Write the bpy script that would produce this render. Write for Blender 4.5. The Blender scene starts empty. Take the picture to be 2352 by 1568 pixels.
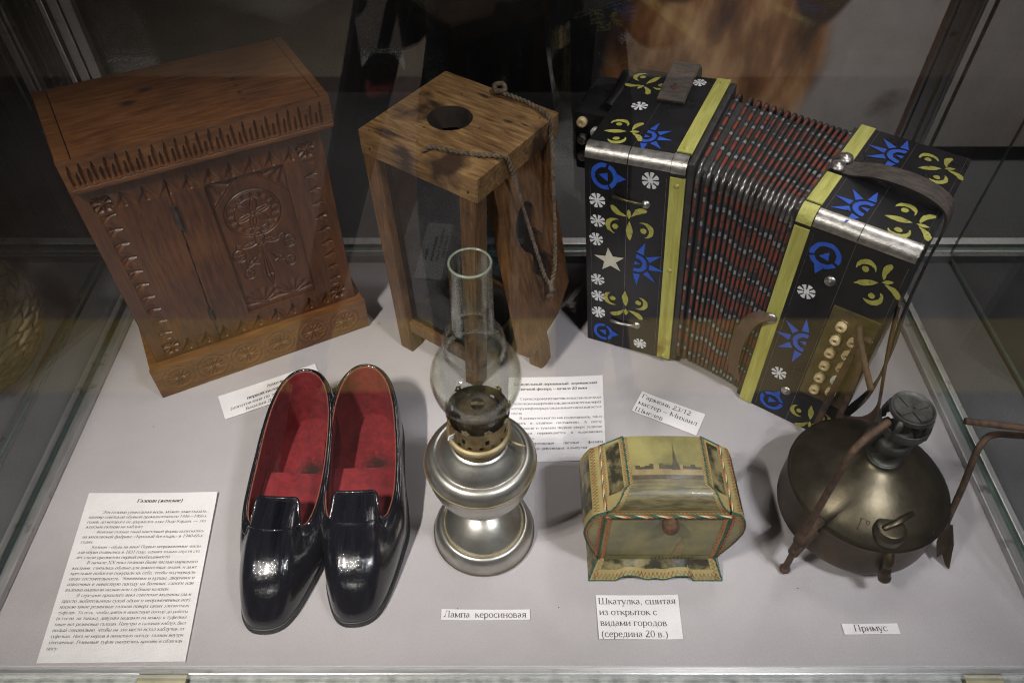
import bpy, bmesh, math, random
import numpy as np
from mathutils import Vector, Matrix
from mathutils.geometry import tessellate_polygon

random.seed(7)
rng = np.random.default_rng(7)
SC = bpy.context.scene
COL = SC.collection
R = math.radians

# ------------------------------------------------------------------ camera, world, lamps, exposure
cam_d = bpy.data.cameras.new('camera')
cam = bpy.data.objects.new('camera', cam_d)
COL.objects.link(cam)
cam.location = (0, 0, .72)
cam.rotation_euler = (R(90 - 47.8), 0, 0)
cam_d.sensor_width = 36
cam_d.lens = 36 * 1780 / 2352
cam_d.clip_start = .02
cam_d.clip_end = 60
cam_d.dof.use_dof = True
cam_d.dof.focus_distance = .80
cam_d.dof.aperture_fstop = 6.3
SC.camera = cam

world = bpy.data.worlds.new('World')
SC.world = world
world.use_nodes = True
wb = world.node_tree.nodes['Background']
wb.inputs[0].default_value = (.55, .52, .60, 1)
wb.inputs[1].default_value = .022


def area(name, loc, target, size, power, color, shape='SQUARE', sy=None, spread=180):
    l = bpy.data.lights.new(name, 'AREA')
    l.shape = shape
    l.size = size
    if sy: l.size_y = sy
    l.energy = power
    l.color = color
    l.spread = R(spread)
    o = bpy.data.objects.new(name, l)
    COL.objects.link(o)
    o.location = loc
    o.rotation_euler = (Vector(target) - Vector(loc)).to_track_quat('-Z', 'Y').to_euler()
    return o


# the showcase's ceiling lamps: three warm squares to the left, a cluster of cooler diodes to the right
for k in range(3):
    area('case_lamp_warm', (-.50, .04 - .06 * k, 1.08), (-.18, .15, 0), .034, 2.05, (1, .94, .88), spread=77)
for k, (dx, dy) in enumerate(((0, 0), (.05, .03), (.09, -.02), (.03, -.07), (.10, .06), (-.03, -.03))):
    area('case_lamp_cool', (.48 + dx, -.02 + dy, 1.10), (.20, .15, 0), .014, .62, (.96, .95, 1), shape='DISK', spread=77)
# the room's ceiling lamp in front of the case
area('room_lamp', (0, -1.75, 1.75), (0, -1.85, -.85), 1.2, 95.0, (1, .95, .90), spread=100)
# unseen fill light added to brighten the print behind the case
area('print_fill', (.55, .90, 1.35), (.42, 1.08, .20), .3, 5.5, (1, .95, .92), spread=80)

SC.view_settings.view_transform = 'Standard'
SC.view_settings.look = 'None'
SC.view_settings.exposure = 0
SC.view_settings.gamma = 1
SC.cycles.max_bounces = 10
SC.cycles.transparent_max_bounces = 40
SC.cycles.glossy_bounces = 5
SC.cycles.diffuse_bounces = 4
SC.cycles.caustics_reflective = False
SC.cycles.caustics_refractive = False
SC.cycles.sample_clamp_indirect = 4
SC.cycles.use_denoising = True
SC.cycles.denoising_prefilter = 'NONE'
SC.cycles.filter_width = 1.1


# ------------------------------------------------------------------ object helpers
def tag(o, label=None, cat=None, group=None, kind=None):
    if label: o['label'] = label
    if cat: o['category'] = cat
    if group: o['group'] = group
    if kind: o['kind'] = kind
    return o


def thing(name, label, cat, loc=(0, 0, 0), rz=0, group=None):
    o = bpy.data.objects.new(name, None)
    COL.objects.link(o)
    o.empty_display_size = .02
    o.location = loc
    o.rotation_euler = (0, 0, rz)
    return tag(o, label, cat, group)


def mesh(name, vf, mat, parent=None, smooth=False, mi=None, loc=None, rot=None, auto=None):
    V, F = vf
    me = bpy.data.meshes.new(name)
    me.from_pydata([tuple(v) for v in V], [], [tuple(f) for f in F])
    mats = mat if isinstance(mat, (list, tuple)) else [mat]
    for m in mats: me.materials.append(m)
    if mi is not None: me.polygons.foreach_set('material_index', list(mi))
    if smooth or auto: me.polygons.foreach_set('use_smooth', [True] * len(me.polygons))
    if auto: me.set_sharp_from_angle(angle=R(auto))
    me.update()
    o = bpy.data.objects.new(name, me)
    COL.objects.link(o)
    if parent: o.parent = parent
    if loc: o.location = loc
    if rot: o.rotation_euler = rot
    return o


def cat(*parts):
    V, F = [], []
    for v, f in parts:
        b = len(V)
        V += [tuple(p) for p in v]
        F += [tuple(i + b for i in q) for q in f]
    return V, F


def xf(vf, M):
    return [tuple(M @ Vector(v)) for v in vf[0]], vf[1]


def box(x0, x1, y0, y1, z0, z1, bev=0, seg=2):
    V = [(x, y, z) for z in (z0, z1) for y in (y0, y1) for x in (x0, x1)]
    F = [(0, 2, 3, 1), (4, 5, 7, 6), (0, 1, 5, 4), (2, 6, 7, 3), (0, 4, 6, 2), (1, 3, 7, 5)]
    if bev <= 0: return V, F
    bm = bmesh.new()
    vs = [bm.verts.new(v) for v in V]
    for f in F: bm.faces.new([vs[i] for i in f])
    bmesh.ops.bevel(bm, geom=bm.edges[:], offset=bev, segments=seg, affect='EDGES', profile=.6)
    bm.verts.index_update()
    out = [tuple(v.co) for v in bm.verts], [tuple(v.index for v in f.verts) for f in bm.faces]
    bm.free()
    return out


def tube(path, r, n=8, closed=False, caps=True, flat=None):
    P = [Vector(p) for p in path]
    m = len(P)
    rr = r if isinstance(r, (list, tuple)) else [r] * m
    V, F = [], []
    T = []
    for i in range(m):
        a = P[(i - 1) % m] if (closed or i > 0) else P[i]
        b = P[(i + 1) % m] if (closed or i < m - 1) else P[i]
        t = (b - a)
        T.append(t.normalized() if t.length > 1e-12 else Vector((0, 0, 1)))
    up = Vector((0, 0, 1)) if abs(T[0].z) < .9 else Vector((1, 0, 0))
    nrm = (up - T[0] * up.dot(T[0])).normalized()
    for i in range(m):
        nrm = nrm - T[i] * nrm.dot(T[i])
        nrm = nrm.normalized() if nrm.length > 1e-9 else Vector((1, 0, 0))
        bi = T[i].cross(nrm)
        for k in range(n):
            a = 2 * math.pi * k / n
            f = 1 if flat is None else flat
            V.append(P[i] + (nrm * math.cos(a) + bi * math.sin(a) * f) * rr[i])
    rng_ = range(m if closed else m - 1)
    for i in rng_:
        j = (i + 1) % m
        for k in range(n):
            F.append((i * n + k, i * n + (k + 1) % n, j * n + (k + 1) % n, j * n + k))
    if caps and not closed:
        F.append(tuple(range(n - 1, -1, -1)))
        F.append(tuple((m - 1) * n + k for k in range(n)))
    return [tuple(v) for v in V], F


def lathe(prof, n=64, cx=0, cy=0, closed=False):
    V, F = [], []
    m = len(prof)
    for r, z in prof:
        for k in range(n):
            a = 2 * math.pi * k / n
            V.append((cx + r * math.cos(a), cy + r * math.sin(a), z))
    for i in range(m if closed else m - 1):
        j = (i + 1) % m
        for k in range(n):
            F.append((i * n + k, i * n + (k + 1) % n, j * n + (k + 1) % n, j * n + k))
    return V, F


def spline(pts, n=6, closed=False):
    P = [np.array(p, float) for p in pts]
    m = len(P)
    out = []
    for i in range(m if closed else m - 1):
        p0 = P[(i - 1) % m] if (closed or i > 0) else P[i]
        p1, p2 = P[i], P[(i + 1) % m]
        p3 = P[(i + 2) % m] if (closed or i < m - 2) else p2
        for k in range(n):
            t = k / n
            out.append(.5 * (2 * p1 + (p2 - p0) * t + (2 * p0 - 5 * p1 + 4 * p2 - p3) * t * t + (3 * p1 - p0 - 3 * p2 + p3) * t ** 3))
    if not closed: out.append(P[-1])
    return out


def fill(loops, z=0):
    """flat polygon(s) with holes in the xy plane: the first loop is the outline"""
    vec = [[Vector((p[0], p[1], 0)) for p in l] for l in loops]
    V = [(p[0], p[1], z) for l in loops for p in l]
    tr = tessellate_polygon(vec)
    F = []
    for t in tr:
        a, b, c = (Vector(V[i]) for i in t)
        F.append(t if (b - a).cross(c - a).z > 0 else (t[0], t[2], t[1]))
    return V, F


def extrude(loops, z0, z1):
    top = fill(loops, z1)
    bot = fill(loops, z0)
    bot = bot[0], [tuple(reversed(f)) for f in bot[1]]
    V, F = cat(top, bot)
    n = len(top[0])
    b = 0
    for li, l in enumerate(loops):
        m = len(l)
        ar = sum(l[i][0] * l[(i + 1) % m][1] - l[(i + 1) % m][0] * l[i][1] for i in range(m))
        ccw = (ar > 0) == (li == 0)
        for i in range(m):
            j = (i + 1) % m
            q = (b + i, n + b + i, n + b + j, b + j)
            F.append(q if ccw else tuple(reversed(q)))
            if not ccw: pass
        b += m
    return V, [tuple(f) for f in F]


def hfield(x0, x1, z0, z1, res, func, y=0, keep=None):
    """carved board facing -y: func(x, z) gives the depth cut into it"""
    nx = max(2, int(round((x1 - x0) / res)) + 1)
    nz = max(2, int(round((z1 - z0) / res)) + 1)
    X, Z = np.meshgrid(np.linspace(x0, x1, nx), np.linspace(z0, z1, nz))
    D = func(X, Z)
    V = np.stack([X.ravel(), (y + D).ravel(), Z.ravel()], 1).tolist()
    F = []
    for j in range(nz - 1):
        for i in range(nx - 1):
            if keep is not None:
                cx, cz = (X[j, i] + X[j + 1, i + 1]) / 2, (Z[j, i] + Z[j + 1, i + 1]) / 2
                if not keep(cx, cz): continue
            a = j * nx + i
            F.append((a, a + 1, a + nx + 1, a + nx))
    return V, F


# ------------------------------------------------------------------ material helpers
def new_mat(name):
    m = bpy.data.materials.new(name)
    m.use_nodes = True
    nt = m.node_tree
    return m, nt, nt.nodes['Principled BSDF']


def pmat(name, c1, c2=None, scale=40, rough=.5, metal=0, stretch=(1, 1, 1), bump=0, bscale=None, spots=None, contrast=(.35, .65),
         rvar=.1, coat=0, sheen=0, spec=.5, detail=6, rot=(0, 0, 0), specks=None):
    """noise-mixed principled material in object space; spots = (colour, scale, threshold) adds stains; specks adds sharp dots"""
    m, nt, b = new_mat(name)
    N, L = nt.nodes, nt.links
    tc = N.new('ShaderNodeTexCoord')
    mp = N.new('ShaderNodeMapping')
    mp.inputs['Scale'].default_value = stretch
    mp.inputs['Rotation'].default_value = rot
    L.new(tc.outputs['Object'], mp.inputs[0])
    nz = N.new('ShaderNodeTexNoise')
    nz.inputs['Scale'].default_value = scale
    nz.inputs['Detail'].default_value = detail
    nz.inputs['Roughness'].default_value = .62
    L.new(mp.outputs[0], nz.inputs['Vector'])
    rp = N.new('ShaderNodeValToRGB')
    rp.color_ramp.elements[0].position = contrast[0]
    rp.color_ramp.elements[1].position = contrast[1]
    c2 = c2 or c1
    rp.color_ramp.elements[0].color = (*c1, 1)
    rp.color_ramp.elements[1].color = (*c2, 1)
    L.new(nz.outputs['Fac'], rp.inputs[0])
    col = rp.outputs[0]
    for sp in ([spots] if spots and not isinstance(spots, list) else spots or []):
        sc, ss, th = sp[:3]
        n2 = N.new('ShaderNodeTexNoise')
        n2.inputs['Scale'].default_value = ss
        n2.inputs['Detail'].default_value = 5
        if len(sp) > 3:
            m2 = N.new('ShaderNodeMapping')
            m2.inputs['Scale'].default_value = sp[3]
            L.new(tc.outputs['Object'], m2.inputs[0])
            L.new(m2.outputs[0], n2.inputs['Vector'])
        else:
            L.new(tc.outputs['Object'], n2.inputs['Vector'])
        r2 = N.new('ShaderNodeValToRGB')
        r2.color_ramp.elements[0].position = th
        r2.color_ramp.elements[1].position = min(1, th + .12)
        L.new(n2.outputs['Fac'], r2.inputs[0])
        mx = N.new('ShaderNodeMix')
        mx.data_type = 'RGBA'
        L.new(r2.outputs[0], mx.inputs['Factor'])
        L.new(col, mx.inputs['A'])
        mx.inputs['B'].default_value = (*sc, 1)
        col = mx.outputs['Result']
    if specks:
        sc, ss, th = specks
        vo = N.new('ShaderNodeTexVoronoi')
        vo.inputs['Scale'].default_value = ss
        L.new(tc.outputs['Object'], vo.inputs['Vector'])
        n3 = N.new('ShaderNodeTexNoise')
        n3.inputs['Scale'].default_value = ss * .23
        L.new(tc.outputs['Object'], n3.inputs['Vector'])
        mu = N.new('ShaderNodeMath')
        mu.operation = 'MULTIPLY_ADD'
        L.new(n3.outputs['Fac'], mu.inputs[0])
        mu.inputs[1].default_value = -th * 2.2
        mu.inputs[2].default_value = th * 1.4
        lt = N.new('ShaderNodeMath')
        lt.operation = 'LESS_THAN'
        L.new(vo.outputs['Distance'], lt.inputs[0])
        L.new(mu.outputs[0], lt.inputs[1])
        mx = N.new('ShaderNodeMix')
        mx.data_type = 'RGBA'
        L.new(lt.outputs[0], mx.inputs['Factor'])
        L.new(col, mx.inputs['A'])
        mx.inputs['B'].default_value = (*sc, 1)
        col = mx.outputs['Result']
    L.new(col, b.inputs['Base Color'])
    b.inputs['Metallic'].default_value = metal
    b.inputs['Specular IOR Level'].default_value = spec
    b.inputs['Coat Weight'].default_value = coat
    b.inputs['Coat Roughness'].default_value = .08
    b.inputs['Sheen Weight'].default_value = sheen
    rr = N.new('ShaderNodeMapRange')
    rr.inputs['To Min'].default_value = max(.02, rough - rvar)
    rr.inputs['To Max'].default_value = min(1, rough + rvar)
    L.new(nz.outputs['Fac'], rr.inputs[0])
    L.new(rr.outputs[0], b.inputs['Roughness'])
    if bump:
        bn = N.new('ShaderNodeTexNoise')
        bn.inputs['Scale'].default_value = bscale or scale * 3
        bn.inputs['Detail'].default_value = 4
        L.new(mp.outputs[0], bn.inputs['Vector'])
        bp = N.new('ShaderNodeBump')
        bp.inputs['Strength'].default_value = bump
        bp.inputs['Distance'].default_value = .002
        L.new(bn.outputs['Fac'], bp.inputs['Height'])
        L.new(bp.outputs[0], b.inputs['Normal'])
    return m


def glass_mat(name, tint, f0=.04, rough=.0, dirt=0, gain=1, graze=None):
    """clear sheet: straight-through light plus a Fresnel (Schlick) surface reflection; dirt = thin film of dust"""
    m, nt, b = new_mat(name)
    N, L = nt.nodes, nt.links
    N.remove(b)
    out = [n for n in N if n.type == 'OUTPUT_MATERIAL'][0]
    lw = N.new('ShaderNodeLayerWeight')
    lw.inputs[0].default_value = .5
    pw = N.new('ShaderNodeMath')
    pw.operation = 'POWER'
    L.new(lw.outputs['Facing'], pw.inputs[0])
    pw.inputs[1].default_value = 5
    ma = N.new('ShaderNodeMath')
    ma.operation = 'MULTIPLY_ADD'
    L.new(pw.outputs[0], ma.inputs[0])
    ma.inputs[1].default_value = (1 - f0) * gain
    ma.inputs[2].default_value = f0
    tr = N.new('ShaderNodeBsdfTransparent')
    tr.inputs[0].default_value = (*tint, 1)
    if graze:      # longer way through the wall near the outline
        p3 = N.new('ShaderNodeMath')
        p3.operation = 'POWER'
        L.new(lw.outputs['Facing'], p3.inputs[0])
        p3.inputs[1].default_value = 3.5
        gm = N.new('ShaderNodeMix')
        gm.data_type = 'RGBA'
        L.new(p3.outputs[0], gm.inputs['Factor'])
        gm.inputs['A'].default_value = (*tint, 1)
        gm.inputs['B'].default_value = (*graze, 1)
        L.new(gm.outputs['Result'], tr.inputs[0])
    gl = N.new('ShaderNodeBsdfGlossy')
    gl.inputs['Roughness'].default_value = rough
    mx = N.new('ShaderNodeMixShader')
    L.new(ma.outputs[0], mx.inputs[0])
    L.new(tr.outputs[0], mx.inputs[1])
    L.new(gl.outputs[0], mx.inputs[2])
    last = mx
    if dirt:
        tc = N.new('ShaderNodeTexCoord')
        nz = N.new('ShaderNodeTexNoise')
        nz.inputs['Scale'].default_value = 55
        nz.inputs['Detail'].default_value = 6
        L.new(tc.outputs['Object'], nz.inputs['Vector'])
        mr = N.new('ShaderNodeMapRange')
        mr.inputs['From Min'].default_value = .45
        mr.inputs['From Max'].default_value = .8
        mr.inputs['To Max'].default_value = dirt
        L.new(nz.outputs['Fac'], mr.inputs[0])
        df = N.new('ShaderNodeBsdfDiffuse')
        df.inputs[0].default_value = (.55, .52, .45, 1)
        m2 = N.new('ShaderNodeMixShader')
        L.new(mr.outputs[0], m2.inputs[0])
        L.new(mx.outputs[0], m2.inputs[1])
        L.new(df.outputs[0], m2.inputs[2])
        last = m2
    L.new(last.outputs[0], out.inputs[0])
    return m


M = {}
M['board'] = pmat('grey_board', (.385, .352, .362), (.43, .395, .405), 9, .55, bump=.03, bscale=500, contrast=(.3, .7), rvar=.05, spec=.3,
                  specks=((.11, .10, .10), 30, .05), spots=((.36, .325, .335), 5, .58))
M['alu'] = pmat('aluminium', (.56, .55, .56), (.66, .65, .66), 30, .38, .85, (1, 12, 12), rvar=.06, spots=((.35, .34, .33), 60, .63))
M['alu_dull'] = pmat('dull_aluminium', (.40, .39, .39), (.50, .49, .48), 30, .45, .7, (12, 1, 12), rvar=.06, spots=((.2, .19, .18), 50, .62))
M['slot'] = pmat('dirty_slot', (.10, .11, .10), (.22, .23, .21), 70, .6, contrast=(.4, .6), bump=.2)
M['glass_edge'] = pmat('green_glass_edge', (.12, .20, .17), (.20, .28, .25), 60, .2, spec=.8)
M['pane'] = glass_mat('clear_pane', (.975, .985, .98))
M['clip'] = pmat('yellowed_clip', (.075, .072, .036), (.12, .11, .06), 60, .5)
M['paper'] = pmat('white_paper', (.70, .66, .67), (.76, .72, .73), 25, .8, bump=.05, rvar=.03, spec=.2)
M['ink'] = pmat('printed_ink', (.035, .03, .032), (.055, .05, .05), 200, .7, rvar=.03)
M['black_metal'] = pmat('black_tripod_metal', (.006, .006, .007), (.012, .012, .014), 60, .5)
M['room_floor'] = pmat('dark_floor', (.050, .037, .034), (.074, .055, .050), 6, .75, rvar=.05)
M['light_floor'] = pmat('light_floor', (.16, .13, .10), (.20, .165, .13), 5, .7, rvar=.05)
M['yellow_floor'] = pmat('yellow_floor_band', (.17, .122, .024), (.22, .16, .036), 12, .7)

# ------------------------------------------------------------------ the setting
FX0, FX1, FY0, FY1 = -1.35, 1.35, .252, .80
o = mesh('showcase_floor', box(FX0, .507, FY0, FY1, -.02, 0), M['board'])
tag(o, 'lilac grey board forming the floor of the showcase', 'floor', kind='structure')
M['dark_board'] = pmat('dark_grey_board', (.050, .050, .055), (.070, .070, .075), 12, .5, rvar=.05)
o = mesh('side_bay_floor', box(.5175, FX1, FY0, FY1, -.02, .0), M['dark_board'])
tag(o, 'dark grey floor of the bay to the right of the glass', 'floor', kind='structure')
o = mesh('gap_strip', box(-.5575, -.5112, .2540, .7995, .0004, .0024), M['dark_board'])
tag(o, 'dark strip between two glass sheets', 'floor', kind='structure')
M['room_carpet'] = pmat('black_carpet', (.008, .007, .008), (.014, .012, .014), 30, .9)
o = mesh('room_carpet', cat(box(.02, 4, -2.35, -.90, -.90, -.85), box(-4, 4, -.90, .2, -.90, -.85)), M['room_carpet'])
tag(o, 'black carpet on the room floor below the case', 'carpet', kind='structure')
o = mesh('room_floor', box(-4, .02, -2.35, -.90, -.90, -.85), M['room_floor'])
tag(o, 'dark floor of the room in front of the case', 'floor', kind='structure')
o = mesh('room_floor_far', box(-4, 4, -7, -2.352, -.90, -.849), M['light_floor'])
tag(o, 'pale floor further off in the room', 'floor', kind='structure')
o = mesh('room_floor_band', box(-4, 4, -1.02, -.76, -.85, -.846), M['yellow_floor'])
tag(o, 'yellow band running along the room floor', 'floor', kind='structure')

case = thing('display_case', 'glass display case with aluminium tracks and corner profiles', 'display case', (0, 0, 0))
# front track: two light ribs, a dirty slot with the pane in it, an outer lip
mesh('front_track', cat(box(FX0, FX1, .2465, .2515, -.02, .0035, .0006), box(FX0, FX1, .2515, .2535, -.02, .0018, .0004)), M['alu'], case)
mesh('track_slot', box(FX0, FX1, .2385, .2465, -.02, -.002), M['slot'], case)
mesh('front_lip', box(FX0, FX1, .2345, .2385, -.02, .003, .0006), M['alu'], case)


def pane(x0, x1, y0, y1, z0, z1, thin):
    V, F = box(x0, x1, y0, y1, z0, z1)
    mi = []
    for f in F:
        P = np.array([V[i] for i in f])
        ax = int(np.argmin(P.max(0) - P.min(0)))
        mi.append(0 if ax == thin else 1)
    return mesh('glass_pane', (V, F), [M['pane'], M['glass_edge']], case, mi=mi)


pane(-1.35, 1.35, .2405, .2445, -.004, 1.15, 1)
pane(-1.35, 1.35, .812, .817, .012, 1.15, 1)
pane(-.5035, -.4985, .2475, .806, .008, 1.15, 0)
pane(.5045, .5095, .2475, .806, .008, 1.15, 0)
for x, w in ((-.335, .044), (.405, .034)):
    mesh('glass_clip', box(x * 1.0, x + w, .2380, .2470, -.002, .0045, .0008), M['clip'], case)
# back rail, two ridges
mesh('back_rail', cat(box(FX0, FX1, .800, .808, -.02, .012, .001), box(FX0, FX1, .8205, .834, -.02, .016, .001), box(FX0, FX1, .808, .8205, -.02, .005)),
     M['alu_dull'], case)
# side rails: a base strip with a light outer ridge
for s, x in ((-1, -.4985), (1, .5045)):
    mesh('side_rail', cat(box(x, x + .011, .2536, .7995, .0004, .009, .001) if s < 0 else box(x - .011, x, .2536, .7995, .0004, .009, .001),
                          box(x - .0125, x - .0052, .2536, .7995, .0004, .012, .001) if s < 0 else box(x + .0052, x + .0125, .2536, .7995, .0004, .012, .001)),
         M['alu_dull'], case)
# the vertical corner profiles behind
for xs in ((-.494, -.4875), (-.483, -.472), (-.470, -.458)):
    mesh('corner_profile', box(xs[0], xs[1], .800, .811, .005, 1.15, .001), M['alu'], case)
for xs in ((.460, .464), (.466, .478), (.482, .4885), (.489, .494)):
    mesh('corner_profile', box(xs[0], xs[1], .800, .811, .005, 1.15, .001), M['alu_dull'], case)
for xs in ((-.548, -.5385), (-.536, -.532)):
    mesh('corner_profile', box(xs[0], xs[1], .800, .811, .005, 1.15, .001), M['alu_dull'], case)
pane(.602, .606, .2475, .806, .008, 1.15, 0)
pane(-.562, -.558, .2475, .806, .008, 1.15, 0)
mesh('side_rail', box(-.568, -.5625, .2536, .7995, .0004, .010, .001), M['alu_dull'], case)

# behind the case: dark wall, printed board with a brown blotch
M['wall'] = pmat('dark_wall', (.020, .019, .020), (.030, .028, .030), 4, .9)
o = mesh('back_wall', box(-3, 3, 1.30, 1.34, -.85, 2.2), M['wall'])
tag(o, 'dark wall behind the display case', 'wall', kind='structure')
o = mesh('back_shelf', box(-3, 3, .8345, 1.30, -.06, -.03), M['wall'])
tag(o, 'dark shelf behind the display case', 'shelf', kind='structure')

M['poster'] = pmat('printed_canvas', (.28, .245, .24), (.39, .35, .34), 5, .8, spots=((.16, .13, .13), 7, .62), bump=.05)
pst = thing('wall_poster', 'large printed board with a brown furry shape on pale grey, behind the accordion', 'poster', (.12, 1.08, .0))


def soft_print(m, shapes, brown):
    """print soft-edged shapes onto a canvas material: (cx, cz, rx, rz, colour or None for the brown fur)"""
    nt = m.node_tree
    N, L = nt.nodes, nt.links
    b = N['Principled BSDF']
    col = b.inputs['Base Color'].links[0].from_socket
    tc = N.new('ShaderNodeTexCoord')
    nz = N.new('ShaderNodeTexNoise')
    nz.inputs['Scale'].default_value = 6
    L.new(tc.outputs['Object'], nz.inputs['Vector'])
    mp = N.new('ShaderNodeMapping')
    mp.inputs['Scale'].default_value = (1.4, 1, .55)
    mp.inputs['Rotation'].default_value = (0, R(-35), 0)
    L.new(tc.outputs['Object'], mp.inputs[0])
    fur = N.new('ShaderNodeTexNoise')
    fur.inputs['Scale'].default_value = 13
    fur.inputs['Detail'].default_value = 6
    L.new(mp.outputs[0], fur.inputs['Vector'])
    fr_ = N.new('ShaderNodeValToRGB')
    e = fr_.color_ramp.elements
    e[0].position, e[1].position = .36, .66
    e[0].color, e[1].color = (*brown[0], 1), (*brown[2], 1)
    e.new(.5).color = (*brown[1], 1)
    L.new(fur.outputs['Fac'], fr_.inputs[0])
    for cx, cz, rx, rz, c in shapes:
        sb = N.new('ShaderNodeVectorMath'); sb.operation = 'SUBTRACT'
        L.new(tc.outputs['Object'], sb.inputs[0]); sb.inputs[1].default_value = (cx, 0, cz)
        dv = N.new('ShaderNodeVectorMath'); dv.operation = 'DIVIDE'
        L.new(sb.outputs[0], dv.inputs[0]); dv.inputs[1].default_value = (rx, 1, rz)
        ln = N.new('ShaderNodeVectorMath'); ln.operation = 'LENGTH'
        L.new(dv.outputs[0], ln.inputs[0])
        ad = N.new('ShaderNodeMath'); ad.operation = 'MULTIPLY_ADD'
        L.new(nz.outputs['Fac'], ad.inputs[0]); ad.inputs[1].default_value = .5; L.new(ln.outputs['Value'], ad.inputs[2])
        mr = N.new('ShaderNodeMapRange')
        mr.interpolation_type = 'SMOOTHSTEP'
        mr.inputs['From Min'].default_value = 1.33; mr.inputs['From Max'].default_value = 1.14
        L.new(ad.outputs[0], mr.inputs[0])
        mx = N.new('ShaderNodeMix'); mx.data_type = 'RGBA'
        L.new(mr.outputs[0], mx.inputs['Factor']); L.new(col, mx.inputs['A'])
        if c is None: L.new(fr_.outputs[0], mx.inputs['B'])
        else: mx.inputs['B'].default_value = (*c, 1)
        col = mx.outputs['Result']
    L.new(col, b.inputs['Base Color'])


soft_print(M['poster'], [(-.02, .40, .17, .55, (.010, .008, .008)), (.185, .13, .165, .165, None), (.20, .36, .10, .10, None), (.315, .30, .045, .10, (.030, .014, .008)), (.11, .33, .055, .10, (.014, .009, .008)), (.75, .30, .02, .16, (.16, .09, .08))],
           [(.06, .019, .006), (.28, .115, .040), (.66, .38, .19)])
mesh('board', box(0, 1.3, 0, .01, 0, .9), M['poster'], pst)

# ------------------------------------------------------------------ lettering: a small serif stroke font (Cyrillic)
XH, CH = .45, .66


def _s(x, y0=0, y1=XH, ser='tb'): return ('s', x, y0, y1, ser)
def _l(x0, y0, x1, y1, w='t'): return ('l', x0, y0, x1, y1, w)
def _a(cx, cy, rx, ry, a0=0, a1=360): return ('a', cx, cy, rx, ry, a0, a1)


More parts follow.
